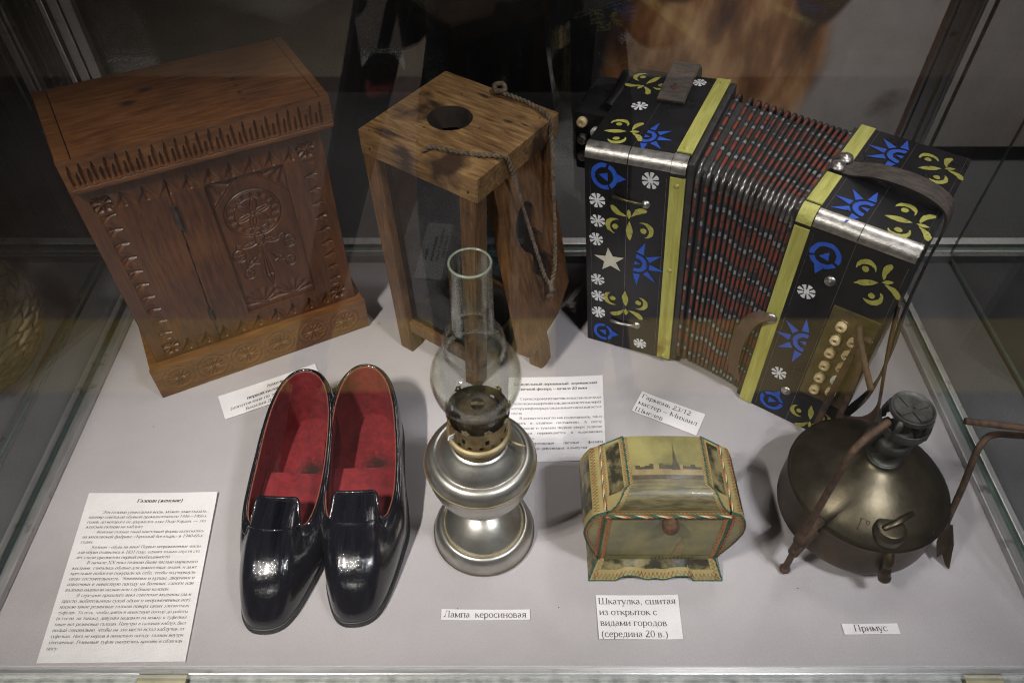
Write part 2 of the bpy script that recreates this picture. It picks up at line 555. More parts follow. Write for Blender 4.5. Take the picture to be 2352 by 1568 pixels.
G = {
 'а': (.44, [_a(.2, .31, .12, .13, 10, 150), _l(.315, .33, .315, .07, 'T'), _a(.19, .13, .125, .125, 60, 300), _l(.315, .07, .42, .03)]),
 'б': (.50, [_a(.25, .21, .18, .21), _l(.075, .25, .14, .55), _l(.14, .55, .42, .66, 'T')]),
 'в': (.47, [_s(.1), _l(.1, .44, .24, .44), _l(.1, .24, .26, .24), _l(.1, .01, .26, .01), _a(.23, .34, .12, .10, -90, 90), _a(.25, .125, .15, .115, -90, 90)]),
 'г': (.41, [_s(.11), _l(.05, .44, .38, .44), _l(.375, .44, .385, .32)]),
 'д': (.50, [_l(.10, .02, .2, .44), _s(.37, .02, XH, ''), _l(.15, .44, .43, .44), _l(.02, .02, .49, .02), _l(.03, .02, .03, -.14), _l(.48, .02, .48, -.14)]),
 'е': (.44, [_a(.23, .22, .17, .22, 8, 318), _l(.06, .26, .40, .26)]),
 'ж': (.69, [_s(.345), _l(.07, .42, .31, .24), _l(.62, .42, .38, .24), _l(.31, .24, .05, .02, 'T'), _l(.38, .24, .65, .02, 'T'), _l(.30, .235, .4, .235)]),
 'з': (.40, [_a(.18, .34, .12, .105, -90, 160), _a(.18, .12, .15, .125, -160, 90)]),
 'и': (.53, [_s(.1), _s(.42), _l(.1, .06, .42, .40)]),
 'к': (.48, [_s(.1), _l(.12, .22, .40, .43), _l(.2, .28, .45, .02, 'T')]),
 'л': (.50, [_l(.04, .03, .12, .05, 'T'), _l(.12, .03, .19, .44), _s(.40), _l(.14, .44, .44, .44)]),
 'м': (.62, [_s(.09, 0, XH, 'tb'), _s(.53), _l(.09, .43, .30, .05, 'T'), _l(.30, .05, .52, .43)]),
 'н': (.53, [_s(.1), _s(.42), _l(.1, .235, .42, .235)]),
 'о': (.50, [_a(.25, .22, .19, .22)]),
 'п': (.53, [_s(.1), _s(.42), _l(.1, .44, .42, .44)]),
 'р': (.50, [_s(.1, -.2, XH), _a(.26, .22, .18, .22, -145, 145)]),
 'с': (.44, [_a(.24, .22, .18, .22, 40, 325)]),
 'т': (.44, [_s(.22), _l(.03, .44, .41, .44), _l(.03, .44, .03, .33), _l(.41, .44, .41, .33)]),
 'у': (.49, [_l(.06, .44, .25, .04, 'T'), _l(.44, .44, .2, -.17), _l(.2, -.17, .07, -.18, 'T'), _l(.01, .44, .16, .44), _l(.36, .44, .5, .44)]),
 'ф': (.66, [_s(.33, -.2, .66, 'b'), _a(.2, .22, .14, .21), _a(.46, .22, .14, .21)]),
 'х': (.48, [_l(.07, .43, .42, .02, 'T'), _l(.42, .43, .06, .02), _l(.0, .44, .16, .44), _l(.34, .44, .48, .44), _l(.0, .01, .14, .01), _l(.34, .01, .5, .01)]),
 'ц': (.53, [_s(.1, 0, XH, 't'), _s(.40, 0, XH, 't'), _l(.05, .015, .5, .015), _l(.49, .015, .49, -.13)]),
 'ч': (.49, [_s(.38), _l(.11, .44, .11, .28, 'T'), _l(.11, .28, .2, .2), _l(.2, .2, .38, .22), _l(.04, .44, .18, .44)]),
 'ш': (.77, [_s(.1, 0, XH, 't'), _s(.385, 0, XH, 't'), _s(.67, 0, XH, 't'), _l(.04, .015, .73, .015)]),
 'щ': (.79, [_s(.1, 0, XH, 't'), _s(.375, 0, XH, 't'), _s(.65, 0, XH, 't'), _l(.04, .015, .76, .015), _l(.755, .015, .755, -.13)]),
 'ъ': (.50, [_s(.17), _l(.02, .44, .18, .44), _l(.02, .44, .02, .34), _a(.3, .12, .15, .115, -90, 90), _l(.17, .24, .3, .24), _l(.17, .01, .3, .01)]),
 'ы': (.66, [_s(.1), _a(.24, .12, .15, .115, -90, 90), _l(.1, .24, .24, .24), _l(.1, .01, .24, .01), _s(.56)]),
 'ь': (.46, [_s(.1), _a(.25, .12, .15, .115, -90, 90), _l(.1, .24, .25, .24), _l(.1, .01, .25, .01)]),
 'э': (.44, [_a(.2, .22, .18, .22, -140, 140), _l(.14, .23, .38, .23)]),
 'ю': (.73, [_s(.1), _l(.1, .235, .3, .235), _a(.48, .22, .18, .22)]),
 'я': (.48, [_s(.38), _a(.24, .33, .13, .105, 90, 270), _l(.24, .44, .38, .44), _l(.24, .225, .38, .225), _l(.25, .22, .06, .02, 'T')]),
 'А': (.71, [_l(.08, .01, .34, .66), _l(.34, .66, .62, .01, 'T'), _l(.17, .22, .51, .22), _l(.01, .01, .17, .01), _l(.5, .01, .71, .01)]),
 'Р': (.56, [_s(.13, 0, CH), _l(.13, .65, .32, .65), _l(.13, .31, .32, .31), _a(.30, .48, .19, .17, -90, 90)]),
 '0': (.50, [_a(.25, .33, .18, .33)]),
 '1': (.50, [_s(.26, 0, CH, 'b'), _l(.1, .57, .26, .65)]),
 '2': (.50, [_a(.24, .48, .16, .18, 0, 160), _l(.40, .48, .06, .03, 'T'), _l(.04, .03, .44, .03, 'T'), _l(.44, .03, .47, .14)]),
 '3': (.50, [_a(.22, .50, .14, .15, -80, 160), _a(.2, .17, .19, .18, -150, 90)]),
 '4': (.50, [_s(.34, 0, CH, ''), _l(.34, .66, .03, .2), _l(.03, .19, .47, .19, 'T')]),
 '6': (.50, [_a(.25, .2, .18, .2), _a(.42, .25, .35, .41, 105, 185)]),
 '8': (.50, [_a(.25, .5, .14, .15), _a(.25, .17, .17, .17)]),
 '9': (.50, [_a(.25, .46, .18, .2), _a(.08, .41, .35, .41, -75, 5)]),
 ',': (.25, [_l(.12, .05, .12, .0, 'T'), _l(.14, .0, .08, -.12)]), '.': (.25, [_l(.12, .0, .12, .075, 'T')]),
 '!': (.33, [_l(.15, .0, .15, .075, 'T'), _l(.15, .16, .15, .66, 'T')]), ':': (.28, [_l(.12, 0, .12, .075, 'T'), _l(.12, .34, .12, .42, 'T')]),
 '-': (.33, [_l(.04, .21, .29, .21, 'T')]), '–': (.50, [_l(.0, .21, .5, .21, 'm')]), '—': (1.0, [_l(.0, .21, 1, .21, 'm')]),
 '(': (.33, [_a(.38, .22, .29, .46, 125, 235)]), ')': (.33, [_a(-.05, .22, .29, .46, -55, 55)]), '/': (.28, [_l(-.01, -.02, .29, .67)]),
 '«': (.5, [_l(.24, .38, .06, .22), _l(.06, .22, .24, .05), _l(.43, .38, .25, .22), _l(.25, .22, .43, .05)]),
 '»': (.5, [_l(.06, .38, .24, .22), _l(.24, .22, .06, .05), _l(.25, .38, .43, .22), _l(.43, .22, .25, .05)]),
 '°': (.3, [_a(.13, .52, .1, .12)]), ' ': (.25, []),
}
G['й'] = (G['и'][0], G['и'][1] + [_a(.26, .62, .1, .08, 180, 360)])
G['ё'] = (G['е'][0], G['е'][1] + [_l(.14, .58, .14, .65, 'T'), _l(.31, .58, .31, .65, 'T')])
for _lo, _up, _k in [('г', 'Г', 1.4), ('э', 'Э', 1.5), ('ж', 'Ж', 1.3), ('к', 'К', 1.38), ('в', 'В', 1.35), ('т', 'Т', 1.38), ('и', 'И', 1.36), ('н', 'Н', 1.36),
                     ('п', 'П', 1.36), ('х', 'Х', 1.45), ('м', 'М', 1.42), ('ш', 'Ш', 1.3), ('л', 'Л', 1.4), ('ч', 'Ч', 1.35), ('с', 'С', 1.5), ('д', 'Д', 1.4), ('у', 'У', 1.4)]:
    q = []
    for p in G[_lo][1]:
        ky = CH / XH
        if p[0] == 's': q.append(('s', p[1] * _k, p[2] * ky, p[3] * ky, p[4]))
        elif p[0] == 'l': q.append(('l', p[1] * _k, p[2] * ky if p[2] > 0 else p[2], p[3] * _k, p[4] * ky if p[4] > 0 else p[4], p[5]))
        else: q.append(('a', p[1] * _k, p[2] * ky, p[3] * _k, p[4] * ky, p[5], p[6]))
    G[_up] = (G[_lo][0] * _k, q)


def glyphs(text, em, bold=False, italic=False, width=None):
    """quads for one line of text, baseline at y = 0; width: justify to that length"""
    T, t = (.145, .055) if bold else (.095, .042)
    W = {'T': T, 't': t, 'm': (T + t) / 2}
    nat = sum(G[c][0] for c in text) * em
    extra = 0
    nsp = text.count(' ')
    if width and nsp: extra = (width - nat) / nsp / em
    V, F = [], []

    def quad(x0, y0, x1, y1, w0, w1=None):
        w1 = w1 or w0
        dx, dy = x1 - x0, y1 - y0
        l = math.hypot(dx, dy) or 1
        nx, ny = -dy / l / 2, dx / l / 2
        b = len(V)
        for x, y in ((x0 - nx * w0, y0 - ny * w0), (x1 - nx * w1, y1 - ny * w1), (x1 + nx * w1, y1 + ny * w1), (x0 + nx * w0, y0 + ny * w0)):
            V.append(((px + x + (.22 * y if italic else 0)) * em, y * em))
        F.append((b, b + 1, b + 2, b + 3))

    px = 0
    for c in text:
        w, pr = G[c]
        for p in pr:
            if p[0] == 's':
                quad(p[1], p[2], p[1], p[3], T)
                if 't' in p[4]: quad(p[1] - T / 2 - .035, p[3] - t / 2, p[1] + T / 2 + .03, p[3] - t / 2, t)
                if 'b' in p[4]: quad(p[1] - T / 2 - .04, p[2] + t / 2, p[1] + T / 2 + .04, p[2] + t / 2, t)
            elif p[0] == 'l':
                quad(p[1], p[2], p[3], p[4], W[p[5]])
            else:
                _, cx, cy, rx, ry, a0, a1 = p
                n = max(4, int(abs(a1 - a0) / 30))
                for k in range(n):
                    b0, b1 = R(a0 + (a1 - a0) * k / n), R(a0 + (a1 - a0) * (k + 1) / n)
                    quad(cx + rx * math.cos(b0), cy + ry * math.sin(b0), cx + rx * math.cos(b1), cy + ry * math.sin(b1),
                         t + (T - t) * abs(math.cos(b0)), t + (T - t) * abs(math.cos(b1)))
        px += w + (extra if c == ' ' else 0)
    return V, F, px * em


def paper_label(name, label, corners, lines, lift=None):
    """corners: top-left, top-right, bottom-right, bottom-left on the floor; lines: (u, v, em, text, bold, italic, width_u)
    u, v in metres from the top-left along the sheet"""
    tl, tr, br, bl = (np.array(c, float) for c in corners)
    w = (np.linalg.norm(tr - tl) + np.linalg.norm(br - bl)) / 2
    h = (np.linalg.norm(bl - tl) + np.linalg.norm(br - tr)) / 2
    ph_ = rng.uniform(0, 6)
    lift = lift or (lambda u, v: .0010 * max(0, math.cos(3.1 * u + ph_) * math.cos(2.6 * v + ph_ * .7)) + .0009 * (2 * abs(u - .5)) ** 4)

    def at(u, v, dz):
        a, b = u / w, v / h
        p = (tl * (1 - a) + tr * a) * (1 - b) + (bl * (1 - a) + br * a) * b
        z = lift(a, b) + .0006 + dz
        k = 1
        return (p[0] * k, p[1] * k, z)

    ctr = (tl + tr + br + bl) / 4
    root = thing(name, label, 'label', (ctr[0], ctr[1], 0), 0, 'printed paper labels lying on the showcase floor')
    off = np.array([ctr[0], ctr[1], 0])
    nu, nv = 26, 26
    V, F = [], []
    for dz in (0, .00035):
        for j in range(nv + 1):
            for i in range(nu + 1): V.append(np.array(at(w * i / nu, h * j / nv, dz - .0003)) - off)
    n1 = (nu + 1) * (nv + 1)
    for j in range(nv):
        for i in range(nu):
            a = j * (nu + 1) + i
            F.append((a, a + 1, a + nu + 2, a + nu + 1))
            F.append((n1 + a, n1 + a + nu + 1, n1 + a + nu + 2, n1 + a + 1))
    ring = [i for i in range(nu + 1)] + [j * (nu + 1) + nu for j in range(1, nv + 1)] + [nv * (nu + 1) + i for i in range(nu - 1, -1, -1)] + [j * (nu + 1) for j in range(nv - 1, 0, -1)]
    for k in range(len(ring)):
        a, b = ring[k], ring[(k + 1) % len(ring)]
        F.append((a, n1 + a, n1 + b, b))
    mesh('sheet', (V, F), M['paper'], root)
    for (u, v, em, text, bold, italic, wid) in lines:
        gv, gf, _ = glyphs(text, em, bold, italic, wid)
        mesh('text_line', ([np.array(at(u + p[0], v - p[1], .00022)) - off for p in gv], gf), M['ink'], root)
    return root


E0 = .0093
paper_label('paper_label', 'small paper slip printed with the words for a kerosene lamp', [(-.067, .3075), (.017, .3073), (.0172, .2970), (-.0672, .2972)],
            [(.0022, .0078, .0092, 'Лампа керосиновая', False, False, .0785)])
ls = ['Шкатулка, сшитая', 'из открыток с', 'видами городов', '(середина 20 в.)']
paper_label('paper_label', 'square paper label with four lines about a casket, in front of the casket', [(.0808, .3215), (.1602, .3217), (.1590, .2790), (.0808, .2788)],
            [(.0018 + .0002 * i, .0090 + .0106 * i, .0094, t, False, False, None) for i, t in enumerate(ls)])
paper_label('paper_label', 'tiny paper slip with the single word for primus stove', [(.310, .2935), (.3625, .2940), (.3625, .2838), (.3100, .2833)],
            [(.0105, .0072, .0096, 'Примус', False, False, None)])
ls = ['Гармонь 23/12', 'мастер – Михаил', 'Шмелев']
paper_label('paper_label', 'slanting paper label with three lines about an accordion, below the accordion', [(.154, .5722), (.2232, .5385), (.2078, .5085), (.1388, .5440)],
            [(.0022, .0095 + .0108 * i, .0098, t, False, False, None) for i, t in enumerate(ls)])
ls = [('Аптечка', True, False, .055, .0120), ('первой половины', True, False, .030, .0205), ('(изготовлена по эскизам', False, True, .0085, .0282), ('Василия Дмитри', False, True, .024, .0355)]
paper_label('paper_label', 'slanting paper label partly hidden under the heel of a galosh, before the wooden cabinet', [(-.346, .5645), (-.2405, .6150), (-.2235, .5815), (-.3290, .5310)],
            [(u, v - .001, .0068, t, b, i, None) for t, b, i, u, v in ls])
g = ['Эти галоши уникальная вещь, можно даже сказать,', 'шедевр советской обувной промышленности 1940—1960-х', 'годов, до которого не додумался даже Пьер Карден, — это', 'женские галоши на каблуке.',
     'Женские галоши такой кокетливой формы выпускались', 'на московской фабрике «Красный богатырь» в 1940-60-х', 'годах.', 'Калоши - обувь на века! Первые непромокаемые чехлы',
     'для обуви появились в 1831 году, однако только спустя сто', 'лет стали предметом первой необходимости.', 'В начале ХХ века галоши были частью нарядного', 'костюма, считались обувью для зажиточных людей, и даже',
     'крестьяне побогаче покупали их себе, чтобы подчеркнуть', 'свою состоятельность. Чиновники и купцы, дворники и', 'извозчики в ненастную погоду на ботинки, сапоги или', 'валенки надевали низкие или глубокие калоши.',
     'В середине прошлого века советские модницы (да и', 'просто любительницы сухой обуви и непромоченных ног)', 'носили такие резиновые галоши поверх своих элегантных', 'туфелек. То есть, чтобы дойти в ненастную погоду до работы',
     '(в гости, на танцы), девушка надевала на ножку в туфельке', 'такие вот резиновые галоши. Изнутри в галошах каблук был', 'полый специально, чтобы на это место встал каблучок от', 'туфельки. Нога не мерзла в ненастную погоду: галоши внутри',
     'утепленные. Резиновые туфли смотрелись красиво и облегали', 'ногу.']
LW = .1225
lines = [(.053, .0115, .0062, 'Галоши (женские)', True, True, None)]
for i, t in enumerate(g):
    ind = .0125 if i in (0, 4, 7, 10, 16) else 0
    last = i in (3, 6, 9, 15, 25)
    nat = sum(G[c][0] for c in t)
    em = min(.0052, (LW - ind) / nat) if not last else .0050
    lines.append((.0075 - .0022 * i / 25 + ind, .0245 + .00565 * i, em, t, False, True, None if last else LW + .002 * i / 25 - ind))
paper_label('paper_label', 'large sheet of italic text about galoshes, beside the black galoshes', [(-.4500, .4345), (-.3125, .4345), (-.2975, .2585), (-.4330, .2570)], lines,
            lift=lambda a, b: .0004 + .0045 * max(0, a - .3) ** 1.5 * (1 - b * .75))
lt = [('Самодельный деревянный, деревенский', True, .006, .0125, None), ('свечной фонарь – начала 20 века', True, .012, .0200, None),
      ('С трех сторон у него вставлены стекла, а сзади', False, .0135, .0345, 1), ('расположена деревянная сдвижная стенка, через', False, .004, .0415, 1), ('которую в фонарь устанавливается и зажигается', False, .004, .0485, 1),
      ('свеча', False, .004, .0555, None), ('В жизни его могли как подвешивать, так и', False, .0135, .0625, 1), ('ставить в стоячем положении. А свечу', False, .004, .0695, 1),
      ('меняли и тушили подняв вверх заднюю', False, .014, .0765, 1), ('которая перемещается в вырезанных', False, .010, .0835, 1), ('пазах.', False, .018, .0905, None),
      ('деревянные свечные фонари', False, .0265, .0975, 1), ('ещё до революции, и выпуска', False, .022, .1045, None)]
LWd = .1085
paper_label('paper_label', 'sheet of text about a wooden candle lantern, behind the kerosene lamp', [(-.004, .5925), (.1090, .5970), (.1035, .4760), (-.006, .4735)],
            [(u, v, .0058 if b else .0054, t, b, False, (LWd - u) if j else None) for t, b, u, v, j in lt])

# ------------------------------------------------------------------ carved wooden medicine cabinet
def wood(name, dark, mid, light, grain=(1, 1, 1), rough=.42, knots_or_shade=None, blot=None, coat=.07):
    m, nt, b = new_mat(name)
    N, L = nt.nodes, nt.links
    tc = N.new('ShaderNodeTexCoord')
    mp = N.new('ShaderNodeMapping')
    mp.inputs['Scale'].default_value = grain
    L.new(tc.outputs['Object'], mp.inputs[0])
    ds = N.new('ShaderNodeTexNoise')
    ds.inputs['Scale'].default_value = 9
    L.new(mp.outputs[0], ds.inputs['Vector'])
    n1 = N.new('ShaderNodeTexNoise')
    n1.inputs['Scale'].default_value = 30
    n1.inputs['Detail'].default_value = 9
    n1.inputs['Roughness'].default_value = .65
    n1.inputs['Distortion'].default_value = .4
    L.new(mp.outputs[0], n1.inputs['Vector'])
    big = N.new('ShaderNodeTexNoise')
    big.inputs['Scale'].default_value = 14
    big.inputs['Detail'].default_value = 4
    L.new(tc.outputs['Object'], big.inputs['Vector'])
    mul = N.new('ShaderNodeMath')
    mul.operation = 'MULTIPLY_ADD'
    L.new(big.outputs['Fac'], mul.inputs[0])
    mul.inputs[1].default_value = .55
    L.new(n1.outputs['Fac'], mul.inputs[2])
    sub = N.new('ShaderNodeMath')
    sub.operation = 'SUBTRACT'
    L.new(mul.outputs[0], sub.inputs[0])
    sub.inputs[1].default_value = .275
    rp = N.new('ShaderNodeValToRGB')
    e = rp.color_ramp.elements
    e[0].position, e[1].position = .30, .72
    e[0].color, e[1].color = (*dark, 1), (*light, 1)
    x = e.new(.5)
    x.color = (*mid, 1)
    L.new(sub.outputs[0], rp.inputs[0])
    col = rp.outputs[0]
    if blot:
        bc, bs, th = blot
        n2 = N.new('ShaderNodeTexNoise')
        n2.inputs['Scale'].default_value = bs
        n2.inputs['Detail'].default_value = 7
        L.new(tc.outputs['Object'], n2.inputs['Vector'])
        r2 = N.new('ShaderNodeMapRange')
        r2.inputs['From Min'].default_value = th
        r2.inputs['From Max'].default_value = th + .1
        L.new(n2.outputs['Fac'], r2.inputs[0])
        mx = N.new('ShaderNodeMix')
        mx.data_type = 'RGBA'
        L.new(r2.outputs[0], mx.inputs['Factor'])
        L.new(col, mx.inputs['A'])
        mx.inputs['B'].default_value = (*bc, 1)
        col = mx.outputs['Result']
    # knots, burns and painted heel shade, with a place and shape of their own: (x, y, z, rx, ry, rz)
    for kx, ky, kz, rx, ry, rz in knots_or_shade or []:
        ad = N.new('ShaderNodeVectorMath')
        ad.operation = 'SUBTRACT'
        L.new(tc.outputs['Object'], ad.inputs[0])
        ad.inputs[1].default_value = (kx, ky, kz)
        dv = N.new('ShaderNodeVectorMath')
        dv.operation = 'DIVIDE'
        L.new(ad.outputs[0], dv.inputs[0])
        dv.inputs[1].default_value = (rx, ry, rz)
        ln = N.new('ShaderNodeVectorMath')
        ln.operation = 'LENGTH'
        L.new(dv.outputs[0], ln.inputs[0])
        wob = N.new('ShaderNodeMath')
        wob.operation = 'MULTIPLY_ADD'
        L.new(n1.outputs['Fac'], wob.inputs[0])
        wob.inputs[1].default_value = 1.3
        L.new(ln.outputs['Value'], wob.inputs[2])
        r3 = N.new('ShaderNodeMapRange')
        r3.inputs['From Min'].default_value = 1.55
        r3.inputs['From Max'].default_value = .95
        r3.inputs['To Max'].default_value = .92
        L.new(wob.outputs[0], r3.inputs[0])
        mx = N.new('ShaderNodeMix')
        mx.data_type = 'RGBA'
        L.new(r3.outputs[0], mx.inputs['Factor'])
        L.new(col, mx.inputs['A'])
        mx.inputs['B'].default_value = (.018, .010, .007, 1)
        col = mx.outputs['Result']
    L.new(col, b.inputs['Base Color'])
    rr = N.new('ShaderNodeMapRange')
    rr.inputs['To Min'].default_value = rough - .1
    rr.inputs['To Max'].default_value = rough + .14
    L.new(n1.outputs['Fac'], rr.inputs[0])
    L.new(rr.outputs[0], b.inputs['Roughness'])
    b.inputs['Coat Weight'].default_value = coat
    b.inputs['Coat Roughness'].default_value = .3
    bp = N.new('ShaderNodeBump')
    bp.inputs['Strength'].default_value = .12
    bp.inputs['Distance'].default_value = .0015
    L.new(n1.outputs['Fac'], bp.inputs['Height'])
    L.new(bp.outputs[0], b.inputs['Normal'])
    return m


CD, CM, CL = (.030, .010, .004), (.072, .023, .0065), (.125, .044, .011)
M['cab_x'] = wood('cabinet_wood_lid', (.060, .021, .008), (.125, .046, .014), (.195, .078, .024), (1, 9, 9), knots_or_shade=[(.085, .072, .322, .012, .007, .02), (.103, .088, .322, .012, .006, .02)] +
                  [(.185, .028 + .014 * i, .322, .0045, .0025 + .002 * (i % 2), .02) for i in range(5)])
M['cab_z'] = wood('cabinet_wood_body', CD, CM, CL, (9, 9, 1))
M['cab_d'] = wood('cabinet_wood_panel', (.034, .010, .0045), (.072, .023, .0075), (.115, .038, .011), (9, 9, 1))
M['cab_p'] = wood('cabinet_wood_plinth', (.060, .022, .007), (.12, .046, .013), (.195, .082, .024), (1, 9, 9))
M['iron'] = pmat('dark_iron', (.035, .03, .028), (.08, .07, .065), 90, .55, .6, bump=.3)

cab = thing('medicine_cabinet', 'carved reddish wooden medicine cabinet with sloping lid and a hinged door', 'cabinet', (-.410, .563, 0), math.atan2(.456, .89))


def ell(X, Z, cx, cz, rx, rz): return np.sqrt(((X - cx) / rx) ** 2 + ((Z - cz) / rz) ** 2)
def groove(d, w, depth): return depth * np.clip(1 - np.abs(d) / w, 0, 1)


def seg(X, Z, a, b):
    ax, az = a
    bx, bz = b
    L2 = (bx - ax) ** 2 + (bz - az) ** 2
    t = np.clip(((X - ax) * (bx - ax) + (Z - az) * (bz - az)) / L2, 0, 1)
    return np.hypot(X - ax - t * (bx - ax), Z - az - t * (bz - az))


def chips(t, w, p, depth):
    """row of triangular chip cuts: t along, w across 0..1"""
    a = (t % p) / p
    tri = 1 - np.abs(2 * a - 1)
    d1 = np.minimum(w, tri - w)
    b = ((t + p / 2) % p) / p
    tri2 = 1 - np.abs(2 * b - 1)
    d2 = np.minimum(1 - w, tri2 - (1 - w))
    d = np.maximum(d1, d2 * .35)
    return depth * np.clip(d * 2.6, 0, 1) * ((w >= 0) & (w <= 1)) + groove(a - .5, .09, depth * .6) * ((w > .05) & (w < .95))


def rosette(X, Z, cx, cz, s, depth):
    dx, dz = (X - cx) / s, (Z - cz) / s
    inside = (np.abs(dx) < 1) & (np.abs(dz) < 1)
    th = np.arctan2(dz, dx)
    edge = 1 - np.maximum(np.abs(dx), np.abs(dz))
    return depth * inside * np.clip(np.abs(np.sin(4 * th)) * 1.2 - .1, 0, 1) * np.clip(np.minimum(edge * 5, np.hypot(dx, dz) * 2.2), 0, 1)


def front_carve(X, Z):
    D = np.zeros_like(X)
    D = np.maximum(D, chips(X - .040, (Z - .2545) / .0185, .0205, .0026) * ((X > .040) & (X < .220)))
    D = np.maximum(D, chips(Z - .075, (X - .024) / .0165, .0185, .0026) * ((Z > .075) & (Z < .251)))
    D = np.maximum(D, chips(Z - .075, (.2375 - X) / .0165, .0185, .0026) * ((Z > .075) & (Z < .251)))
    D = np.maximum(D, chips(X - .040, (Z - .050) / .0185, .0205, .0024) * ((X > .040) & (X < .220)))
    for cx, cz in ((.0315, .264), (.2295, .264), (.0315, .062), (.2295, .062)): D = np.maximum(D, rosette(X, Z, cx, cz, .0095, .0026))
    for _ in range(26):   # scratches
        x, z = rng.uniform(.02, .24), rng.uniform(.06, .27)
        D = np.maximum(D, groove(seg(X, Z, (x, z), (x + rng.uniform(-.004, .004), z - rng.uniform(.005, .025))), .0005, .0004))
    return D


def panel_carve(X, Z):
    D = np.zeros_like(X)
    e = ell(X, Z, .1615, .204, .0295, .030)
    r = e * .03
    th = np.arctan2(Z - .204, X - .1615)
    D = np.maximum(D, groove(r - .030, .0013, .0018))
    D = np.maximum(D, groove(r - .0275, .0008, .001))
    D = np.maximum(D, groove(r - .0195, .0009, .0014))
    D = np.maximum(D, .0018 * np.clip(np.abs(np.sin(8 * th)) * 1.5 - .6, 0, 1) * ((r > .0205) & (r < .0265)))
    for k in range(6):
        a = k * math.pi / 3 + .3
        cx, cz = .1615 + .0105 * math.cos(a), .204 + .0105 * math.sin(a)
        u = (X - cx) * math.cos(a) + (Z - cz) * math.sin(a)
        w = -(X - cx) * math.sin(a) + (Z - cz) * math.cos(a)
        q = np.sqrt((u / .0085) ** 2 + (w / .0035) ** 2)
        D = np.maximum(D, groove(q - 1, .22, .0016))
        D = np.maximum(D, groove(w, .0006, .0012) * (q < 1))
    # bud under the medallion, stem, leaves, hanging buds, roots
    for cx, cz, rx, rz, rot in ((.1605, .1700, .0052, .009, 0), (.1485, .1655, .0085, .0032, .15), (.1715, .1650, .0080, .0034, -.25), (.1345, .1545, .0072, .0080, 0), (.1385, .1265, .0055, .0068, 0),
                                (.1905, .1560, .0065, .0080, 0), (.1860, .1290, .0055, .0068, 0), (.1460, .1420, .0090, .0026, .7), (.1745, .1400, .0090, .0030, -.9)):
        c, s = math.cos(rot), math.sin(rot)
        u, w = (X - cx) * c + (Z - cz) * s, -(X - cx) * s + (Z - cz) * c
        q = np.sqrt((u / rx) ** 2 + (w / rz) ** 2)
        D = np.maximum(D, groove(q - 1, .0011 / min(rx, rz), .0017))
        D = np.maximum(D, .0010 * (q < .8) * np.clip(np.abs(np.sin(3 * np.arctan2(w, u))) * 1.4 - .5, 0, 1))
    for pts in ([(.1605, .160), (.1560, .118), (.1603, .1005)], [(.1605, .160), (.1648, .118), (.1603, .1005)], [(.1605, .155), (.1603, .104)], [(.1405, .1665), (.1350, .1700), (.1330, .1620)],
                [(.1790, .1660), (.1850, .1700), (.1895, .1635)], [(.1520, .1370), (.1420, .1400), (.1385, .1330)], [(.1690, .1350), (.1790, .1400), (.1850, .1355)], [(.1570, .118), (.1640, .118)]):
        for a, b in zip(pts[:-1], pts[1:]): D = np.maximum(D, groove(seg(X, Z, a, b), .0011, .0017))
    for cx, k in ((.1440, 1), (.1790, -1)):
        dx, dz = X - cx, Z - .0800
        th = np.arctan2(dz, dx)
        rr = np.hypot(dx, dz)
        D = np.maximum(D, .0018 * np.clip(np.abs(np.sin(7 * th)) * 1.6 - .6, 0, 1) * (rr < .023) * (rr > .004) * (dz > 0))
    for cx, cz in ((.1245, .254), (.2035, .254)):
        dx, dz = X - cx, Z - cz
        th = np.arctan2(dz, dx)
        rr = np.abs(dx) + np.abs(dz)
        D = np.maximum(D, .0018 * np.clip(np.abs(np.sin(6 * th)) * 1.6 - .6, 0, 1) * (rr < .030) * (rr > .005))
        D = np.maximum(D, groove(rr - .033, .0012, .0014))
    return D


BX0, BX1, BZ0, BZ1 = .010, .248, .046, .288
SEAM = lambda z: .0845 + (z - .0858) * .036
FYD = .012
# carcass
mesh('carcass', box(BX0 + .0005, BX1 - .0005, FYD + .006, .130, BZ0 - .001, BZ1), M['cab_z'], cab)
side = box(BX0, BX0 + .006, FYD + .0005, FYD + .0062, BZ0, BZ1)
v, f = hfield(BX0, BX1, BZ0, BZ1, .00085, front_carve, FYD)
cen = [np.mean([v[i] for i in q], 0) for q in f]
PX0, PX1, PZ0, PZ1 = .1232, .2035, .0735, .2545
left = [q for q, c in zip(f, cen) if c[0] < SEAM(c[2]) - .0006]
door = [q for q, c in zip(f, cen) if c[0] > SEAM(c[2]) + .0006 and not (PX0 < c[0] < PX1 and PZ0 < c[2] < PZ1)]


def compact(v, fs):
    ids = sorted({i for q in fs for i in q})
    mp = {k: n for n, k in enumerate(ids)}
    return [v[i] for i in ids], [tuple(mp[i] for i in q) for q in fs]


wallb = cat(box(BX0, .0885, FYD + .003, FYD + .0065, BZ0, BZ1), box(BX0, BX0 + .0004, FYD, FYD + .0065, BZ0, BZ1))
mesh('side_panel', cat(compact(v, left), wallb), M['cab_z'], cab, auto=35)
dw = cat(box(.092, PX0 - .0004, FYD + .003, FYD + .0065, BZ0, BZ1), box(PX1 + .0004, BX1, FYD + .003, FYD + .0065, BZ0, BZ1), box(PX0 - .0008, PX0, FYD + .0002, FYD + .0065, PZ0, PZ1),
         box(PX1, PX1 + .0008, FYD + .0002, FYD + .0065, PZ0, PZ1), box(PX0, PX1, FYD + .0002, FYD + .0065, PZ0 - .0008, PZ0), box(PX0, PX1, FYD + .0002, FYD + .0065, PZ1, PZ1 + .0008),
         box(BX1 - .0004, BX1, FYD, FYD + .0065, BZ0, BZ1))
dob = mesh('door', cat(compact(v, door), dw), M['cab_z'], cab, auto=35)
